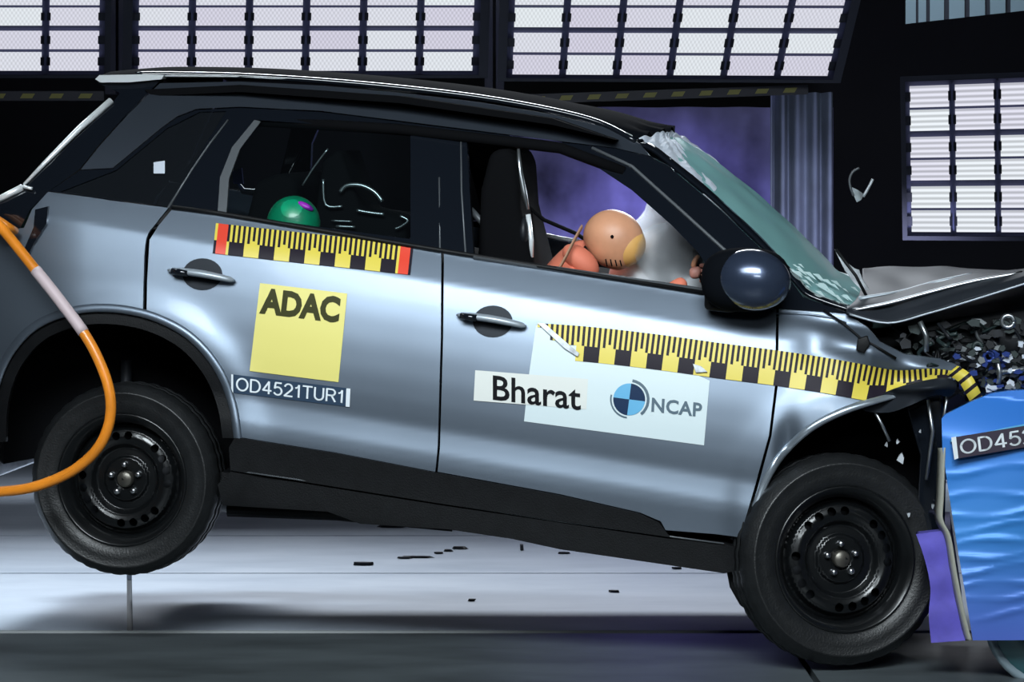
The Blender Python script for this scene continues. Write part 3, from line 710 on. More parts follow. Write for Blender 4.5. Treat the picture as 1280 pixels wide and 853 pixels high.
# --- measuring tapes, stickers (flat print laid on the panels)
def tape(TLp, n_cell, curve_top, hgt, off, torn=0, red=True, nm='measuring_tape', sub_n=4):
    """curve_top: pixel polyline; cells alternate; upper half ticks"""
    pts = crom(curve_top, 12); L = [0]
    for a, b in zip(pts, pts[1:]): L.append(L[-1]+(b-a).length)
    T = L[-1]
    def at(u):
        s = u*T; k = 0
        while k < len(L)-2 and L[k+1] < s: k += 1
        f = (s-L[k])/(L[k+1]-L[k]); p = pts[k].lerp(pts[k+1], f); t = (pts[k+1]-pts[k]).normalized()
        return p, Vector((-t.y, t.x))
    V, Fc, fm, Nn = [], [], [], []
    vs = [0, .12, .46, .56, 1.0]
    N_ = n_cell*sub_n*2
    for i in range(N_+1):
        p, nn = at(i/N_); h = hgt(i/N_) if callable(hgt) else hgt
        if nn.x > .0: pass
        for v in vs:
            x, y = p.x+nn.x*h*v-(0), p.y+nn.y*h*v; V.append(P(x, y, W(x, y)-off))
            n = (P(x+2, y, W(x+2, y))-P(x-2, y, W(x-2, y))).cross(P(x, y+2, W(x, y+2))-P(x, y-2, W(x, y-2))).normalized(); Nn.append(-n if n.y > 0 else n)
    m_ = len(vs)
    for i in range(N_):
        cell = i//(sub_n*2)
        for j in range(m_-1):
            if torn and i/N_ < torn*(1-0) and (j/(m_-1)) > (i/N_)/torn: continue
            Fc.append([i*m_+j, i*m_+j+1, (i+1)*m_+j+1, (i+1)*m_+j])
            isred = red and (i in (1, 2, 3, 4, N_-5, N_-4, N_-3, N_-2)); 
            tick = i % 2 == 1
            if isred: fm.append(2 if not (tick and j == 0 and 0) else 1)
            elif j <= 1 or (j == 2 and i % 4 == 1): fm.append(1 if tick else 0)
            elif j == 2: fm.append(0 if not tick or cell % 2 == 0 else 1)
            else: fm.append(1 if (cell % 2 == 1 or (red and i in (0, N_-1))) else 0)
    return mesh_obj(nm, V, Fc, 'yellow', CAR, True, Nn, mats=['yellow', 'tape_black', 'red'], fm=fm)
# rear: 13 cells from (270,278) to (517,305)
tape(None, 13, [(270, 279), (350, 288), (435, 297), (517, 306)], 38, .004, sub_n=3)
TT = [(672, 404), (740, 409), (820, 418), (900, 429), (970, 438), (1030, 447), (1075, 455), (1120, 463), (1165, 461), (1192, 464)]
tape(None, 26, TT, lambda u: 44*(1 if u < .8 else max(.22, 1-(u-.8)*4.2)), .004, torn=.12, red=False, sub_n=3)
# loose tape end
def loose(u, v):
    a = crom([P(1190, 463, .0), P(1205, 472, -.02), P(1215, 488, -.03), P(1222, 503, -.01)], 8); k = int(u*(len(a)-1)); p = a[k]
    return p+Vector((-.035*(v-.5)*(1), .01*v, -.03*(v-.5)))
o = grid('loose_tape_end', loose, 12, 2, 'yellow', CAR, thick=.002)
o.data.materials.append(M['tape_black'])
for p in o.data.polygons: p.material_index = 1 if (p.index//2) % 3 == 1 else 0
def patch(name, q_, m, off, parent=None, label=None, step=10): return panel(name, [q_], m, parent or CAR, step, rim=0, mapf=lambda x, y: P(x, y, W(x, y)-off), label=label)
AD = [(325, 354), (434, 367), (423, 478), (312, 464)]
s_ = patch('square_sticker', AD, 'pale_yellow', .003, label='pale yellow square sticker')
text('lettering', 'ADAC', AD, 'olive_ink', s_, .0045, .048, (.03, .045, .935, .345))
PL = [(289, 468), (438, 486), (437, 509), (289, 491)]
s_ = patch('number_plate', PL, 'plate_navy', .003, label='narrow navy code strip')
stroke_text('lettering', 'OD4521TUR1', [(296, 472.5), (430, 488.5), (429, 504), (295.5, 488)], 'white_ink', s_, .065, lambda x, y: P(x, y, W(x, y)-.0048))
patch('plate_corner', [(433, 485.5), (438, 486), (437, 509), (432, 508.5)], 'white_ink', .0048, s_); patch('plate_corner', [(289, 468), (291.5, 468.3), (291.5, 491.3), (289, 491)], 'white_ink', .0048, s_)
SH = [(670, 407), (760, 419), (887, 476), (880, 557), (655, 527), (661, 470)]
s_ = patch('sheet_sticker', SH, 'white_sheet', .002, label='large white sticker sheet under the tape')
tp = lambda a: [(x, y) for x, y in a]
ST = [(594, 463), (735, 474), (733, 512), (592, 501)]
s2 = patch('name_strip', ST, 'cream_sheet', .0032, label='cream name strip overlapping the white sheet')
text('lettering', 'Bharat', [(616, 468), (726, 481), (726, 514), (616, 501)], 'black_ink', s2, .0048, .014, (0, .04, 1, .98))
text('lettering', 'NCAP', [(815, 497), (878, 504), (877, 522), (814, 515)], 'grey_ink', s_, .0036, .028, (0, 0, 1, 1), spacing=1.05)
lc = (786.5, 499.5)
def sector(name, a0, a1, r0, r1, m, off, par):
    n = 12; o_ = [(lc[0]+r1*cos(a0+(a1-a0)*k/n), lc[1]+r1*1.0*sin(a0+(a1-a0)*k/n)) for k in range(n+1)]
    i_ = [(lc[0]+r0*cos(a0+(a1-a0)*k/n), lc[1]+r0*sin(a0+(a1-a0)*k/n)) for k in range(n+1)][::-1] if r0 > 0 else [lc]
    patch(name, o_+i_, m, off, par, step=40)
tl = .13
for k, m_ in enumerate(('logo_blue', 'logo_navy', 'logo_blue', 'logo_navy')): sector('emblem_quarter', tl+k*pi/2, tl+(k+1)*pi/2, 0, 20, m_, .0036, s_)
sector('emblem_ring', -1.4, .9, 22, 25.5, 'grey_ink', .0036, s_); sector('emblem_ring', 1.7, 3.4, 22, 24, 'grey_ink', .0036, s_)
# torn reflective bits on the tape
def shardpoly(name, q_, m, off=.012): panel(name, [q_], m, CAR, 20, rim=.004, mapf=lambda x, y: P(x, y, W(x, y)-off))
shardpoly('loose_strip', [(672, 404), (680, 404), (712, 432), (724, 442), (722, 446), (706, 436)], 'shard')
shardpoly('loose_strip', [(866, 455), (876, 458), (884, 465), (870, 466)], 'shard')
# --- tail lamp
slab('tail_lamp', [(20, 258), (58, 246), (66, 262), (56, 290), (38, 318), (22, 322), (10, 300)], .12, .3, 'amber', CAR, .015)
panel('lamp_bezel', [[(44, 262), (60, 258), (58, 280), (42, 305), (36, 318), (30, 312), (42, 284)]], 'black_gloss', CAR, 8, off=-.015, rim=.03)
slab('lamp_lens', [(48, 270), (56, 268), (57, 278), (50, 290), (46, 284)], .06, .1, 'wr_white', CAR, .004)
slab('rear_bumper', [(-120, 330), (-10, 318), (10, 330), (6, 420), (-30, 480), (-35, 560), (-120, 560)], .17, .5, 'black_plastic', CAR, .02)

# ------------------------------------------------------------------ wheels
def wheel(cx, cy, w, R, steer=0, camber=0, label=None):
    c = P(cx, cy, w)
    e1 = F.copy(); eo = -N.copy(); e2 = Zv.copy()
    rot = Matrix.Rotation(steer, 3, 'Z') @ Matrix.Rotation(camber, 3, F)
    e1, e2, eo = rot @ e1, rot @ e2, rot @ eo
    def q_(r, th, o_): return c+e1*(r*cos(th))+e2*(r*sin(th))+eo*o_
    wr = mesh_obj('wheel', [c, c+e1*.01, c+e2*.01], [[0, 1, 2]], 'wheel_black', CAR, label=label)
    def lathe(name, prof, m, n=72, mod=None, par=None):
        V = [q_(r+(mod(k, r, o_) if mod else 0), 2*pi*k/n, o_) for r, o_ in prof for k in range(n)]
        Fc = [[j*n+k, j*n+(k+1) % n, (j+1)*n+(k+1) % n, (j+1)*n+k] for j in range(len(prof)-1) for k in range(n)]
        o = mesh_obj(name, V, Fc, m, par or wr); return o
    tp_ = [(.222, -.03), (.226, -.006), (.236, .004), (.27, .012), (.296, .010), (.30, .013), (.304, .009), (.320, -.008), (.330, -.022), (.334, -.045), (.334, -.062), (.326, -.064), (.326, -.072), (.335, -.074), (.335, -.105), (.327, -.107), (.327, -.115), (.335, -.117), (.334, -.145), (.328, -.17), (.30, -.19), (.25, -.195), (.215, -.18)]
    tp_ = [(r*R/.335, o_) for r, o_ in tp_]
    tyre = lathe('tyre', tp_, 'black_rubber', 120, lambda k, r, o_: (-.003 if (k % 3 == 0 and o_ < -.02 and r > .3) else 0))
    rim_ = lathe('rim', [(r*R/.335, o_) for r, o_ in [(.224, -.03), (.232, -.002), (.228, .004), (.222, .002), (.216, -.006), (.209, -.010), (.203, -.028), (.197, -.032), (.194, -.07), (.19, -.17), (.20, -.18)]], 'wheel_black', 72)
    # disc with holes
    def prof(r):
        t = [(0, -.055), (.03, -.055), (.036, -.048), (.072, -.050), (.082, -.062), (.105, -.064), (.125, -.040), (.145, -.034), (.168, -.040), (.183, -.066), (.198, -.075)]
        return lerp_tab(t, r)
    k0 = R/.335
    outer_ = [(.196*cos(a), .196*sin(a)) for a in [2*pi*k/64 for k in range(64)]]
    holes = []
    for g_ in range(4):
        for j in (-1.5, -.5, .5, 1.5):
            a = g_*pi/2+.35+j*.29; hc = (.152*cos(a), .152*sin(a))
            holes.append([(hc[0]+.0145*cos(b), hc[1]+.0145*sin(b)) for b in [2*pi*k/12 for k in range(12)]])
    holes.append([(.028*cos(b), .028*sin(b)) for b in [2*pi*k/20 for k in range(20)]])
    bm = bmesh.new(); L = [[Vector((x, y, 0)) for x, y in lp] for lp in [outer_]+holes]; fv = [bm.verts.new(p) for lp in L for p in lp]
    for t in tessellate_polygon(L): bm.faces.new([fv[i] for i in t])
    for ax in (0, 1):
        for k in range(-28, 29):
            co = [0, 0, 0]; co[ax] = k*.007; no = [0, 0, 0]; no[ax] = 1
            bmesh.ops.bisect_plane(bm, geom=bm.verts[:]+bm.edges[:]+bm.faces[:], plane_co=co, plane_no=no, dist=1e-5)
    bmesh.ops.triangulate(bm, faces=bm.faces[:])
    bm.verts.index_update(); V, Nn = [], []
    for v in bm.verts:
        r = hypot(v.co.x, v.co.y); th = atan2(v.co.y, v.co.x); V.append(q_(r*k0, th, prof(r)))
        sl = (prof(r+.001)-prof(r-.001))/.002; n = (eo-(e1*cos(th)+e2*sin(th))*sl).normalized(); Nn.append(n)
    Fc = [[v.index for v in f.verts] for f in bm.faces]; bm.free()
    d = mesh_obj('wheel_disc', V, Fc, 'wheel_black', wr, True, Nn)
    lathe('brake_drum', [(.19*k0, -.11), (.17*k0, -.10), (.02, -.10)], 'steel' if False else 'wr_dark', 32)
    lathe('hub_cap', [(.029, -.058), (.029, -.036), (.024, -.030), (.0, -.030)], 'steel_dull', 20)
    for k in range(5):
        a = 2*pi*k/5+.35; b = (.052*cos(a), .052*sin(a)); V = []
        for rr_, oo in ((.0115, -.052), (.0115, -.034), (.007, -.028), (0.0005, -.028)):
            for j in range(8): t = j*pi/4; V.append(c+e1*(b[0]+rr_*cos(t))+e2*(b[1]+rr_*sin(t))+eo*oo)
        mesh_obj('wheel_bolt', V, [[j*8+i, j*8+(i+1) % 8, (j+1)*8+(i+1) % 8, (j+1)*8+i] for j in range(3) for i in range(8)], 'steel', wr)
wheel(152, 600.5, .06, .343, radians(0))
wheel(1057, 700, .0, .358, radians(21), radians(-4))
# far wheels (same car, other side)
def far_wheel(cx, cy, R):
    c = far(P(cx, cy, .07)); V = []; prof = [(.0, .03), (.2, .03), (.22, 0), (.3, -.01), (.333, .03), (.333, .16), (.3, .19), (.0, .19)]; n = 48
    for r, o_ in prof:
        for k in range(n): t = 2*pi*k/n; V.append(c+F*(r*cos(t))+Zv*(r*sin(t))-N*o_)
    mesh_obj('wheel', V, [[j*n+k, j*n+(k+1) % n, (j+1)*n+(k+1) % n, (j+1)*n+k] for j in range(len(prof)-1) for k in range(n)], 'black_rubber', CAR)
far_wheel(152, 601, .333); far_wheel(1047, 700, .333)
tube('rear_axle', [P(152, 601, .25), far(P(152, 601, .25))], .035, 'wr_dark', CAR, 10)
tube('damper', [P(158, 450, .3), P(156, 580, .28)], .02, 'wr_dark', CAR, 8)
# debris round the front wheel: strut, liner, hanging plates
slab('crash_leg', [(1128, 492), (1176, 480), (1184, 560), (1180, 660), (1186, 700), (1160, 700), (1146, 640), (1150, 570)], .10, .5, 'black_gloss', CAR, .01)
slab('inner_wing', [(985, 545), (1060, 505), (1150, 480), (1185, 476), (1180, 700), (1150, 740), (1120, 800), (960, 780), (930, 720), (945, 640)], .42, .5, 'dark', CAR)
for pts, r_ in (([(1092, 512), (1102, 530), (1112, 552)], .006), ([(1160, 500), (1166, 540), (1158, 600)], .007), ([(1186, 484), (1180, 520), (1182, 600)], .006)):
    tube('torn_bracket', [P(x, y, .06) for x, y in pts], r_, 'wr_silver', CAR, 6)
for x, y, s_ in ((1126, 573, 9), (1108, 556, 4), (1122, 553, 4), (1150, 540, 3), (943, 676, 6), (1136, 644, 4), (1166, 634, 4)):
    a = x*.7; pts = [(x+s_*.8*cos(a+t)*q1*.7, y+s_*.8*sin(a+t)*q1) for t, q1 in ((0, 1.1), (1.1, .6), (2.2, 1), (3.5, .8), (4.6, 1.2))]
    slab('bright_fragment', pts, .04 if x > 1000 else -.02, .06 if x > 1000 else .0, 'shard', CAR)
slab('mud_flap', [(905, 700), (945, 692), (952, 720), (945, 770), (925, 758), (912, 735)], .05, .1, 'black_plastic', CAR, .008)

# ------------------------------------------------------------------ engine-bay wreckage (parts of the car)
slab('engine_block', [(1075, 412), (1150, 405), (1230, 392), (1300, 380), (1300, 484), (1200, 486), (1150, 466), (1095, 440)], .32, 1.4, 'wr_dark', CAR, .02)
def ep(x, y, w): return P(x, y, w)
for k in range(120):                                                     # bent plates and ribs
    x = random.uniform(1120, 1292); y = random.uniform(398+(1290-x)*.06, 500-(max(0, x-1215))*.2); w = random.uniform(.12, .34); a = random.uniform(0, pi)
    l, h = random.uniform(4, 12), random.uniform(2, 6)
    pts = [(x+l*cos(a+t)*q1, y+l*sin(a+t)*q1*h/l*1.4) for t, q1 in ((0, 1), (1.2, .8), (2.4, 1), (3.6, .7), (5.0, .9))]
    right = (x-1120)/170
    m_ = random.choices(['wr_dark', 'wr_green', 'wr_silver', 'wr_blue', 'wr_white'], [5, 3, 1.2*right+.3, 4*(y > 432)*right, .15+3.0*(y > 430)*right])[0]
    slab('wreckage_piece', pts, w, w+random.uniform(.01, .05), m_, CAR)
for k in range(26):
    x = random.uniform(1150, 1285); y = random.uniform(405, 490); w = random.uniform(.1, .25); pts = [ep(x, y, w)]
    for j in range(3): x += random.uniform(-26, 26); y = max(395, min(498, y+random.uniform(-18, 18))); pts.append(ep(x, y, w+random.uniform(-.05, .05)))
    tube('engine_hose', crom(pts, 5), random.uniform(.003, .008), random.choice(['wr_dark', 'wr_dark', 'wr_dark', 'wr_silver', 'wr_green', 'wr_green']), CAR, 7)
tube('bonnet_stay', [P(1150, 402, .1), P(1158, 420, .1), P(1158, 440, .1)], .009, 'wr_silver', CAR, 8)
tube('cross_tube', [P(1245, 466, .08), P(1265, 464, .08), P(1300, 458, .08)], .009, 'wr_silver', CAR, 8)
tube('cross_tube', [P(1246, 448, .07), P(1250, 466, .07), P(1248, 480, .07)], .008, 'wr_silver', CAR, 8)
def ring(name, cx, cy, w, r, rr_, m):
    c = P(cx, cy, w); pts = [c+F*(r*cos(t))+Zv*(r*sin(t)) for t in [2*pi*k/20 for k in range(20)]]; tube(name, pts+[pts[0]], rr_, m, CAR, 8)
ring('blue_pulley', 1236, 446, .1, .016, .006, 'wr_blue'); ring('silver_cap', 1260, 402, .12, .02, .008, 'wr_silver'); ring('silver_cap', 1222, 434, .1, .014, .007, 'wr_green')
for k in range(75):
    x = random.uniform(1196, 1290); y = random.uniform(430, 494-(max(0, x-1225))*.08); w = random.uniform(.03, .12); a = random.uniform(0, pi); l, h = random.uniform(2.5, 8), random.uniform(1.5, 4.5)
    pts = [(x+l*cos(a+t)*q1, y+l*sin(a+t)*q1*h/l*1.4) for t, q1 in ((0, 1), (1.2, .8), (2.4, 1), (3.6, .7), (5.0, .9))]
    slab('wreckage_piece', pts, w, w+random.uniform(.01, .03), random.choice(['wr_blue', 'wr_blue', 'wr_white', 'wr_dark', 'wr_dark', 'wr_silver', 'wr_green']), CAR)

# ------------------------------------------------------------------ cabin
slab('rear_seat', [(300, 300), (318, 228), (352, 215), (372, 226), (362, 300), (372, 470), (470, 490), (470, 520), (320, 500)], .34, WD-.25, 'dark', CAR, .03)
slab('front_seat', [(596, 330), (600, 238), (612, 190), (634, 184), (646, 200), (650, 260), (668, 330), (690, 480), (800, 500), (800, 540), (650, 520)], .26, .74, 'dark', CAR, .03)
slab('front_seat', [(596, 330), (600, 250), (612, 200), (634, 194), (646, 210), (650, 260), (668, 330), (690, 480), (800, 500), (800, 540), (650, 520)], .98, 1.46, 'dark', CAR, .03)
slab('far_door_trim', [(70, 252), (270, 280), (550, 326), (880, 380), (965, 392), (960, 640), (300, 560), (70, 420)], WD-.13, WD-.09, 'dark', CAR)
slab('dashboard', [(860, 372), (900, 356), (985, 385), (985, 480), (900, 470)], .2, WD-.2, 'dark', CAR, .03)
slab('cargo_cover', [(60, 270), (300, 300), (300, 312), (60, 282)], .25, WD-.25, 'dark', CAR)
# seat hardware seen through the front window
tube('belt_guide', [P(x, y, .3) for x, y in [(648, 186), (650, 215), (655, 240), (660, 262)]], .009, 'wr_silver', CAR, 8, rs=[.005, .010, .010, .006])
ellipsoid('headrest_shell', P(656, 290, .3), (F*.022, N*.05, Zv*.055), 'wr_dark', CAR, 16, 10)
tube('headrest_post', [P(660, 268, .28), P(664, 300, .28), P(664, 322, .28)], .009, 'bright', CAR, 8)
tube('seat_rail', [P(x, y, .32) for x, y in [(588, 262), (600, 275), (620, 300), (655, 325)]], .012, 'trim_grey', CAR, 8)
tube('belt_strap', [P(x, y, .5) for x, y in [(650, 250), (680, 275), (720, 292), (760, 318)]], .018, 'dark', CAR, 8, flat=.4)
tube('far_window_bar', [P(x, y, 1.5) for x, y in [(676, 293), (700, 298), (728, 303)]], .009, 'bright', CAR, 8)
# far quarter light seen as pale bracket
tube('far_window_edge', [P(x, y, 1.5) for x, y in [(288, 196), (291, 220), (304, 239), (330, 242), (349, 238), (360, 222), (378, 184)]], .008, 'trim_grey', CAR, 8, rs=[.004, .005, .013, .016, .014, .006, .004])
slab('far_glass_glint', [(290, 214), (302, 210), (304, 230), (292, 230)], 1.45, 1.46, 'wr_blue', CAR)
# airbag
ellipsoid('airbag', P(852, 345, .75), (F*.27, N*.30, Zv*.20), 'airbag', CAR, 28, 18, fn=lambda q_: 1+.04*sin(q_[0]*7)*sin(q_[2]*6), label='inflated white driver airbag')
ring('steering_wheel', 880, 372, .5, .01, .01, 'dark')
c0 = P(893, 372, .52); st_pts = [c0+N*(.18*cos(t))+(Zv*.93-F*.35)*(.18*sin(t)) for t in [2*pi*k/32 for k in range(33)]]
tube('steering_wheel_rim', st_pts, .014, 'dark', CAR, 8)

area('cabin_fill', P(800, 222, .85), P(845, 350, .7), .25, .25, 5.0, (.86, .92, 1), 170)  # fill light added to brighten the airbag, smoke and dummy head
# child seat frame + its dummy
cs = root('child_restraint', 'black child seat with silver edge lines on the rear bench', 'child seat', P(450, 470, .45))
slab('shell', [(385, 330), (402, 200), (425, 186), (440, 230), (450, 262), (508, 275), (506, 340), (450, 470), (400, 470)], .40, .75, 'dark', cs, .02)
for pts, r_ in (([(404, 224), (407, 256), (428, 258)], .005), ([(425, 240), (434, 232), (452, 232), (468, 240), (478, 252)], .008), ([(446, 263), (462, 266), (480, 268)], .006),
                ([(420, 283), (444, 284)], .005), ([(500, 270), (510, 276), (500, 284), (494, 286)], .005), ([(414, 276), (440, 277)], .003), ([(378, 232), (392, 210), (410, 186)], .0035)):
    tube('harness_bar', crom([P(x, y, .38) for x, y in pts], 4), r_, 'wr_silver', cs, 8)
cd = root('child_dummy', 'small crash test child dummy with bright green painted head behind the rear window', 'dummy', P(368, 380, .4))
hc = P(367, 280, .19); up = (Zv*.97+F*.2).normalized()
ellipsoid('head', hc, (F*.096, N*.082, Zv*.100), 'green', cd, 32, 22)
ellipsoid('head_mark', hc+Vector((.045, -.045, .062))*1.0, (F*.030-Zv*.012, N*.02, Zv*.014), 'purple', cd, 18, 10, label='purple paint mark')
tube('torso', crom([P(362, 320, .21), P(355, 350, .26), P(352, 400, .32), P(360, 450, .32)], 4), .08, 'coral', cd, 16, rs=[.035, .05, .07, .09, .1, .1, .1, .1, .1, .1, .1, .1, .09])
for dw in (-.11, .11):
    tube('arm', crom([P(356, 345, .32+dw), P(390, 400, .32+dw), P(440, 410, .32+dw)], 4), .03, 'coral', cd, 10)
    tube('leg', crom([P(365, 455, .32+dw*.7), P(430, 440, .32+dw*.7), P(450, 500, .32+dw*.7)], 4), .045, 'coral', cd, 10)

# ------------------------------------------------------------------ driver dummy
def skin_figure(name, pts, edges, parent, m, rootv=0, lvl=2):
    off = origin(parent); me = bpy.data.meshes.new(name); me.from_pydata([p[0]-off for p in pts], edges, []); me.materials.append(M[m])
    o = bpy.data.objects.new(name, me); C.objects.link(o); o.parent = parent; ORG[o.name] = off
    md = o.modifiers.new('skin', 'SKIN'); sv = me.skin_vertices[0].data if me.skin_vertices else None
    if sv is None:
        bpy.context.view_layer.objects.active = o; bpy.ops.mesh.customdata_skin_add(); sv = me.skin_vertices[0].data
    for i, p in enumerate(pts): sv[i].radius = (p[1], p[1] if len(p) < 3 else p[2]); sv[i].use_root = (i == rootv)
    md.use_smooth_shade = True
    sb = o.modifiers.new('subsurf', 'SUBSURF'); sb.levels = lvl; sb.render_levels = lvl
    return o
dd = root('driver_dummy', 'tan-headed crash test dummy in a coral suit slumped forward at the wheel', 'dummy', P(690, 500, .5))
B = [(P(668, 480, .5), .13), (P(680, 430, .5), .12), (P(698, 385, .5), .13), (P(716, 345, .5), .10), (P(726, 318, .5), .06), (P(744, 308, .5), .05),
     (P(714, 352, .34), .062), (P(770, 395, .30), .045), (P(830, 372, .33), .036), (P(858, 350, .36), .026),
     (P(714, 352, .68), .062), (P(770, 395, .72), .045), (P(830, 372, .69), .036), (P(858, 350, .66), .026),
     (P(690, 492, .40), .09), (P(800, 462, .38), .065), (P(860, 540, .38), .05), (P(905, 590, .38), .04),
     (P(690, 492, .60), .09), (P(800, 462, .62), .065), (P(860, 540, .62), .05), (P(905, 590, .62), .04)]
E = [(0, 1), (1, 2), (2, 3), (3, 4), (4, 5), (3, 6), (6, 7), (7, 8), (8, 9), (3, 10), (10, 11), (11, 12), (12, 13), (0, 14), (14, 15), (15, 16), (16, 17), (0, 18), (18, 19), (19, 20), (20, 21)]
skin_figure('suit', B, E, dd, 'coral')
# near shoulder as seen over the sill
ellipsoid('shoulder', P(726, 326, .36), (F*.066-Zv*.03, N*.06, Zv*.052), 'coral', dd, 20, 12)
# head: skull, brow, nose, chin
hcn = P(767, 299, .44); fd = (F*.86-Zv*.5).normalized(); hu = (Zv*.86+F*.5).normalized()
def headf(q_):
    k = 1.
    k += .05*exp(-((q_[0]-.95)**2+(q_[2]+.1)**2+q_[1]**2*2)/.05)      # nose
    k -= .06*exp(-((q_[0]-.85)**2+(q_[2]-.12)**2+(abs(q_[1])-.35)**2)/.04)  # eye sockets
    k += .06*exp(-((q_[0]-.6)**2+(q_[2]+.75)**2)/.08)                # chin
    k -= .05*exp(-((q_[0]+.5)**2+(q_[2]+.8)**2)/.12)
    return k
ellipsoid('head', hcn, (fd*.112, N*.085, hu*.103), 'skin', dd, 48, 32, fn=headf)
ellipsoid('face_plate', hcn+fd*.052-hu*.0, (fd*.068, N*.072, hu*.078), 'face', dd, 32, 20, label='yellowish face skin')
ellipsoid('ear_bolt', hcn-N*.088+hu*.01, (F*.006, N*.006, Zv*.006), 'dark', dd, 10, 6)
for k in range(4):
    tube('jaw_mark', [P(757+k*6, 324+k*.5, .36), P(759+k*6, 333, .365)], .0025, 'dark', dd, 5)
ellipsoid('jaw', hcn+fd*.035-hu*.065, (fd*.05, N*.055, hu*.03), 'dark', dd, 16, 10)
tube('neck', [hcn-hu*.07-fd*.03, P(738, 322, .47)], .045, 'dark', dd, 14)
tube('shoulder_strap', crom([P(698, 338, .27), P(708, 320, .27), P(718, 300, .30), P(727, 284, .34)], 4), .014, 'belt', dd, 10, flat=.35)
# hands with five fingers closed on the rim
for sgn, w_h in ((1, .36), (-1, .66)):
    hp = P(866, 342, w_h); pr = 'hand'
    V_ = [(hp-F*.015, .022), (hp+F*.015+Zv*.005, .026), (hp+F*.03, .02)]; 
    skin_figure('palm', V_, [(0, 1), (1, 2)], dd, 'pink')
    for k in range(4):
        b = hp+F*.035+Zv*(.028-.018*k); l = (.026, .03, .028, .022)[k]
        skin_figure('finger', [(b-F*.012, .0085), (b+F*l*.6-N*.012, .009), (b+F*l*.7+N*.012-Zv*.004, .008), (b+F*.006+N*.026, .0065)], [(0, 1), (1, 2), (2, 3)], dd, 'pink' if k != 2 else 'skin', lvl=1)
    b = hp+Zv*.02; skin_figure('thumb', [(b, .011), (b+Zv*.026+F*.008-N*.008*sgn, .010), (b+Zv*.044+F*.022, .008)], [(0, 1), (1, 2)], dd, 'skin', lvl=1)

# ------------------------------------------------------------------ airbag smoke
sm = bpy.data.materials.new('pale_smoke'); sm.use_nodes = True; nt = sm.node_tree; nt.nodes.clear()
out = nt.nodes.new('ShaderNodeOutputMaterial'); vs_ = nt.nodes.new('ShaderNodeVolumePrincipled'); nt.links.new(vs_.outputs[0], out.inputs['Volume'])
vs_.inputs['Color'].default_value = (.86, .9, .95, 1); vs_.inputs['Anisotropy'].default_value = .1
tc = nt.nodes.new('ShaderNodeTexCoord'); n = nt.nodes.new('ShaderNodeTexNoise'); n.inputs['Scale'].default_value = 7; n.inputs['Detail'].default_value = 3
nt.links.new(tc.outputs['Object'], n.inputs[0]); mr = nt.nodes.new('ShaderNodeMapRange'); mr.inputs[1].default_value = .38; mr.inputs[2].default_value = .68; mr.inputs[4].default_value = 22
nt.links.new(n.outputs['Fac'], mr.inputs[0])
nt.links.new(mr.outputs[0], vs_.inputs['Density'])
M['smoke'] = sm
o = ellipsoid('airbag_smoke', P(852, 305, .66), (F*.20, N*.34, Zv*.19), 'smoke', None, 20, 12, fn=lambda q_: 1+.12*sin(q_[0]*6+q_[2]*5))
solo(o, 'pale smoke cloud from the airbag inside the front side window', 'smoke', kind='stuff')

# ================================================================== BARRIER
BO = P(1240, 800, .4); BO.z = 0
bar = root('deformable_barrier', 'blue crumpled honeycomb crash barrier under the crushed front end', 'barrier', BO)
bw = -.16
face = [(1177, 524), (1181, 519), (1215, 502), (1240, 492), (1262, 489), (1300, 487), (1440, 487), (1440, 800), (1216, 801), (1207, 745), (1196, 680), (1185, 610), (1178, 560)]
def bwf(x, y):
    fold = max(0, min(1, (548-y)/56+ (x-1190)*.0018))
    wr_ = 0
    for k, (yy, a) in enumerate(((590, .6), (622, .5), (648, .8), (664, .8), (682, 1), (700, 1), (716, 1), (736, .9), (752, .8), (775, .6))):
        yc = yy-(x-1190)*.10*(1 if k > 1 else .6)+4*sin(x/23+k*2)
        wr_ += a*.0055*exp(-((y-yc)/4.5)**2)*(1+.5*sin(x/17+k))
    return bw-wr_+.10*fold**1.3*(1 if y < 560 else 0)+.012*sin(x/40+y/60)
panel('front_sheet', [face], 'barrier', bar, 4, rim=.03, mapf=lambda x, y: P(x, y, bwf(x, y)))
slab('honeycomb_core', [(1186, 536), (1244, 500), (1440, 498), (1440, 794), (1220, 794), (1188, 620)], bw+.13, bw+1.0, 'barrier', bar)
tube('sheet_fold', [P(x, y, bwf(x, y)-.008) for x, y in [(1188, 552), (1215, 546), (1250, 538), (1300, 528)]], .005, 'logo_blue', bar, 6)
LB = [(1194, 546), (1300, 528), (1300, 556), (1196, 574)]; 
LBp = [(1191, 547), (1390, 515), (1390, 541), (1194, 574)]
lb = panel('code_label', [LBp], 'plate_brown', bar, 12, rim=0, mapf=lambda x, y: P(x, y, bw-.028), label='dark code label')
stroke_text('lettering', 'OD4521TUR1', [(1200, 551), (1374, 522), (1377, 539), (1202, 568)], 'white_ink', lb, .065, lambda x, y: P(x, y, bw-.031))
panel('label_border', [[(1189, 547), (1195, 546), (1198, 573), (1193, 575)]], 'white_ink', bar, 8, rim=0, mapf=lambda x, y: P(x, y, bw-.0325))
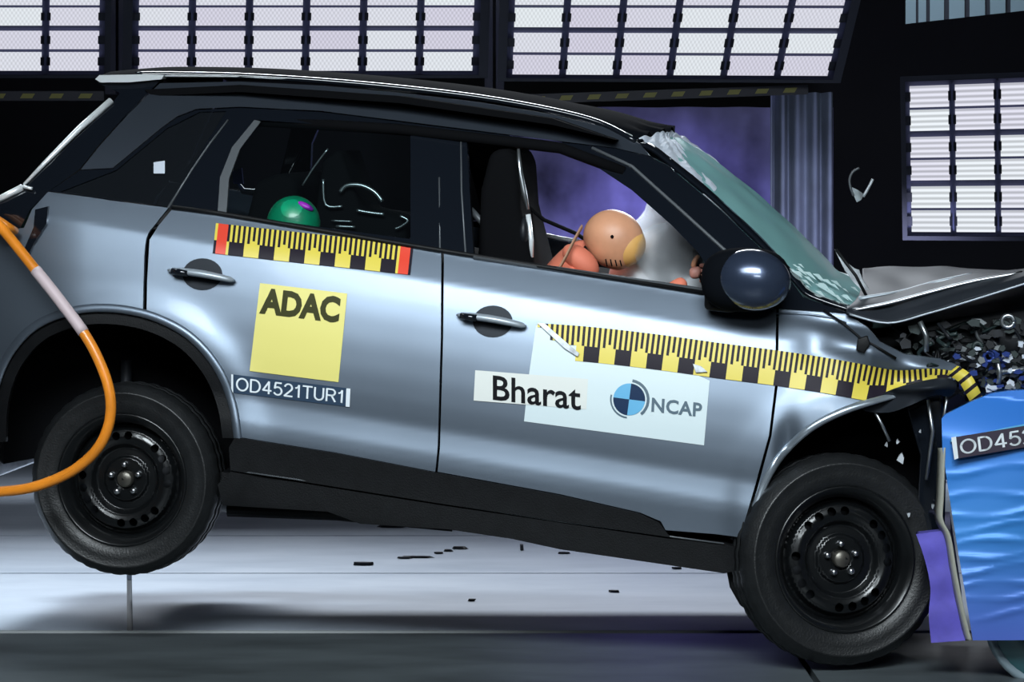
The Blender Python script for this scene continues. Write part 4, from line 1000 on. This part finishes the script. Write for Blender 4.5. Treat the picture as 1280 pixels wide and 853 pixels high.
# grey folded edge strip and violet bumper block
es = crom([(1181, 560), (1179, 620), (1178, 650), (1188, 672), (1196, 720), (1206, 770), (1214, 801)], 5)
def edge(u, v):
    k = u*(len(es)-1); i = min(int(k), len(es)-2); p = es[i].lerp(es[i+1], k-i); return P(p.x-8*v, p.y, bw+.01+.05*v)
grid('edge_flange', edge, 40, 2, 'barrier_side', bar, thick=.006)
vp = crom([(1145, 668), (1156, 700), (1163, 735), (1161, 770), (1164, 804)], 4)
vf = [(p.x, p.y) for p in vp]+[(1209, 801), (1200, 750), (1190, 690), (1178, 664)]
panel('bumper_sheet', [vf], 'barrier_purple', bar, 6, rim=.05, mapf=lambda x, y: P(x, y, bw+.05+.0015*sin(y/7+x/30)))
slab('bumper_core', [(1160, 690), (1190, 690), (1206, 798), (1168, 798)], bw+.1, bw+1.0, 'barrier_purple', bar)
slab('support_leg', [(1330, 794), (1420, 794), (1420, 850), (1330, 850)], bw+.3, bw+1.1, 'dark_block', bar)
# round pale-edged lamp drum under the barrier
dr = root('floor_drum', 'round teal drum with pale rim on the floor under the barrier corner', 'drum', Vector((P(1310, 800, .0).x, P(1310, 800, 0).y, 0)))
c = P(1318, 778, -.05); 
def lathe_y(name, prof, m, par, n=48):
    V = [c+F*(r*cos(2*pi*k/n))+Zv*(r*sin(2*pi*k/n))+N*o_ for r, o_ in prof for k in range(n)]
    mesh_obj(name, V, [[j*n+k, j*n+(k+1) % n, (j+1)*n+(k+1) % n, (j+1)*n+k] for j in range(len(prof)-1) for k in range(n)], m, par)
lathe_y('rim', [(.20, .01), (.215, 0), (.228, .005), (.23, .03), (.228, .05)], 'dim_rib', dr)
lathe_y('drum_body', [(0, .03), (.12, .025), (.2, .012), (.21, .02)], 'teal_bin', dr)
lathe_y('shell', [(.226, .03), (.22, .25), (.0, .25)], 'wr_dark', dr)

# ================================================================== HOSE, DEBRIS
hp_ = crom([P(x, y, w) for x, y, w in [(-70, 232, -.05), (-20, 262, -.08), (6, 290, -.12), (40, 332, -.17), (78, 380, -.2), (112, 428, -.22), (134, 478, -.23), (138, 520, -.23), (124, 558, -.22), (92, 588, -.2), (46, 608, -.18), (0, 615, -.15), (-60, 616, -.12), (-140, 600, -.1)]], 8)
h = root('orange_hose', 'orange hose looping from the rear of the car past the rear wheel', 'hose', P(0, 615, -.15))
tube('hose', hp_, .0185, 'orange', h, 14)
i0, i1 = int(len(hp_)*.245), int(len(hp_)*.38)
tube('sleeve', hp_[i0:i1], .0205, 'hose_sleeve', h, 14, label='pale reflective sleeve')
tube('hose_end', crom([P(-60, 240, .0), P(-10, 270, -.03), P(10, 283, -.03), P(19, 289, .02)], 5), .014, 'orange', h, 12)
# flying fragment
fg = []
def FP(x, y): return P0(x, y, 1.4)
fr = root('flying_fragment', 'jagged pale plastic fragment flying in the dark above the bonnet', 'debris', FP(1075, 232))
tube('bent_rim', crom([FP(x, y) for x, y in [(1074, 210), (1066, 215), (1062, 224), (1063, 234), (1067, 245)]], 4), .005, 'trim_grey', fr, 6)
tube('bent_rim', crom([FP(x, y) for x, y in [(1091, 224), (1086, 234), (1079, 246)]], 4), .006, 'shard', fr, 6)
mesh_obj('jagged_piece', [FP(1065, 234), FP(1072, 238)+Vector((0, -.02, 0)), FP(1080, 243), FP(1076, 250)+Vector((0, -.01, 0)), FP(1071, 253), FP(1067, 244), FP(1072, 245)+Vector((0, .02, 0))], [[0, 1, 5], [1, 2, 3], [1, 3, 4], [1, 4, 5], [0, 5, 6], [2, 3, 6], [4, 5, 6], [3, 4, 6]], 'shard', fr, False)
# bits on the floor
BL_ = ['dark elongated flake nearest the wheel shadow on the pale floor', 'small dark crumb left of the forked flake under the front door', 'dark flake at the right of the small cluster below the front door',
       'thin dark crumb at the left of the cluster below the front door', 'upright dark speck alone on the pale floor right of the cluster', 'wide dark smear fragment just under the rear end of the sill',
       'small dark chip touching the smear under the sill', 'thin long sliver on the pale floor right of the elongated flake', 'thin dark chip close below the sill, right of the upright speck',
       'dark speck at the shadow edge under the front door front end', 'dark speck at the shadow edge below the cluster', 'thin dark chip on the pale floor farthest right', 'short sliver lying over the long thin sliver']
bits = [(455, 707, 17, 3.5), (560, 690, 7, 2.5), (574, 687, 11, 3), (548, 693, 8, 2), (652, 688, 3, 6), (490, 660, 22, 4), (496, 655, 9, 4), (520, 698, 24, 1.2), (705, 693, 9, 2), (768, 741, 9, 2), (590, 752, 6, 1.5), (846, 712, 8, 1.5), (505, 699, 10, 1.3)]
for k, (x, y, a, b) in enumerate(bits):
    yy = FPX*CAM_H/(y-HZ)-CAM_D; c = P0(x, y, yy); d = yy+CAM_D; sx = a*d/FPX; sz = max(.01, b*d/FPX*1.2); V = []
    nn = 7
    for lay, hh in ((1, .002), (.8, min(.05, sz))):
        for j in range(nn):
            t = 2*pi*j/nn; q1 = random.uniform(.6, 1.1)*lay; V.append(Vector((c.x+sx*cos(t)*q1, c.y+sz*1.5*sin(t)*q1, .0+hh)))
    o = mesh_obj('floor_debris', V, [list(range(nn, 2*nn)), list(range(nn))[::-1]]+[[j, (j+1) % nn, (j+1) % nn+nn, j+nn] for j in range(nn)], 'wr_dark', None, False)
    solo(o, BL_[k], 'debris', 'dark fragments scattered on the pale floor', 'thing')
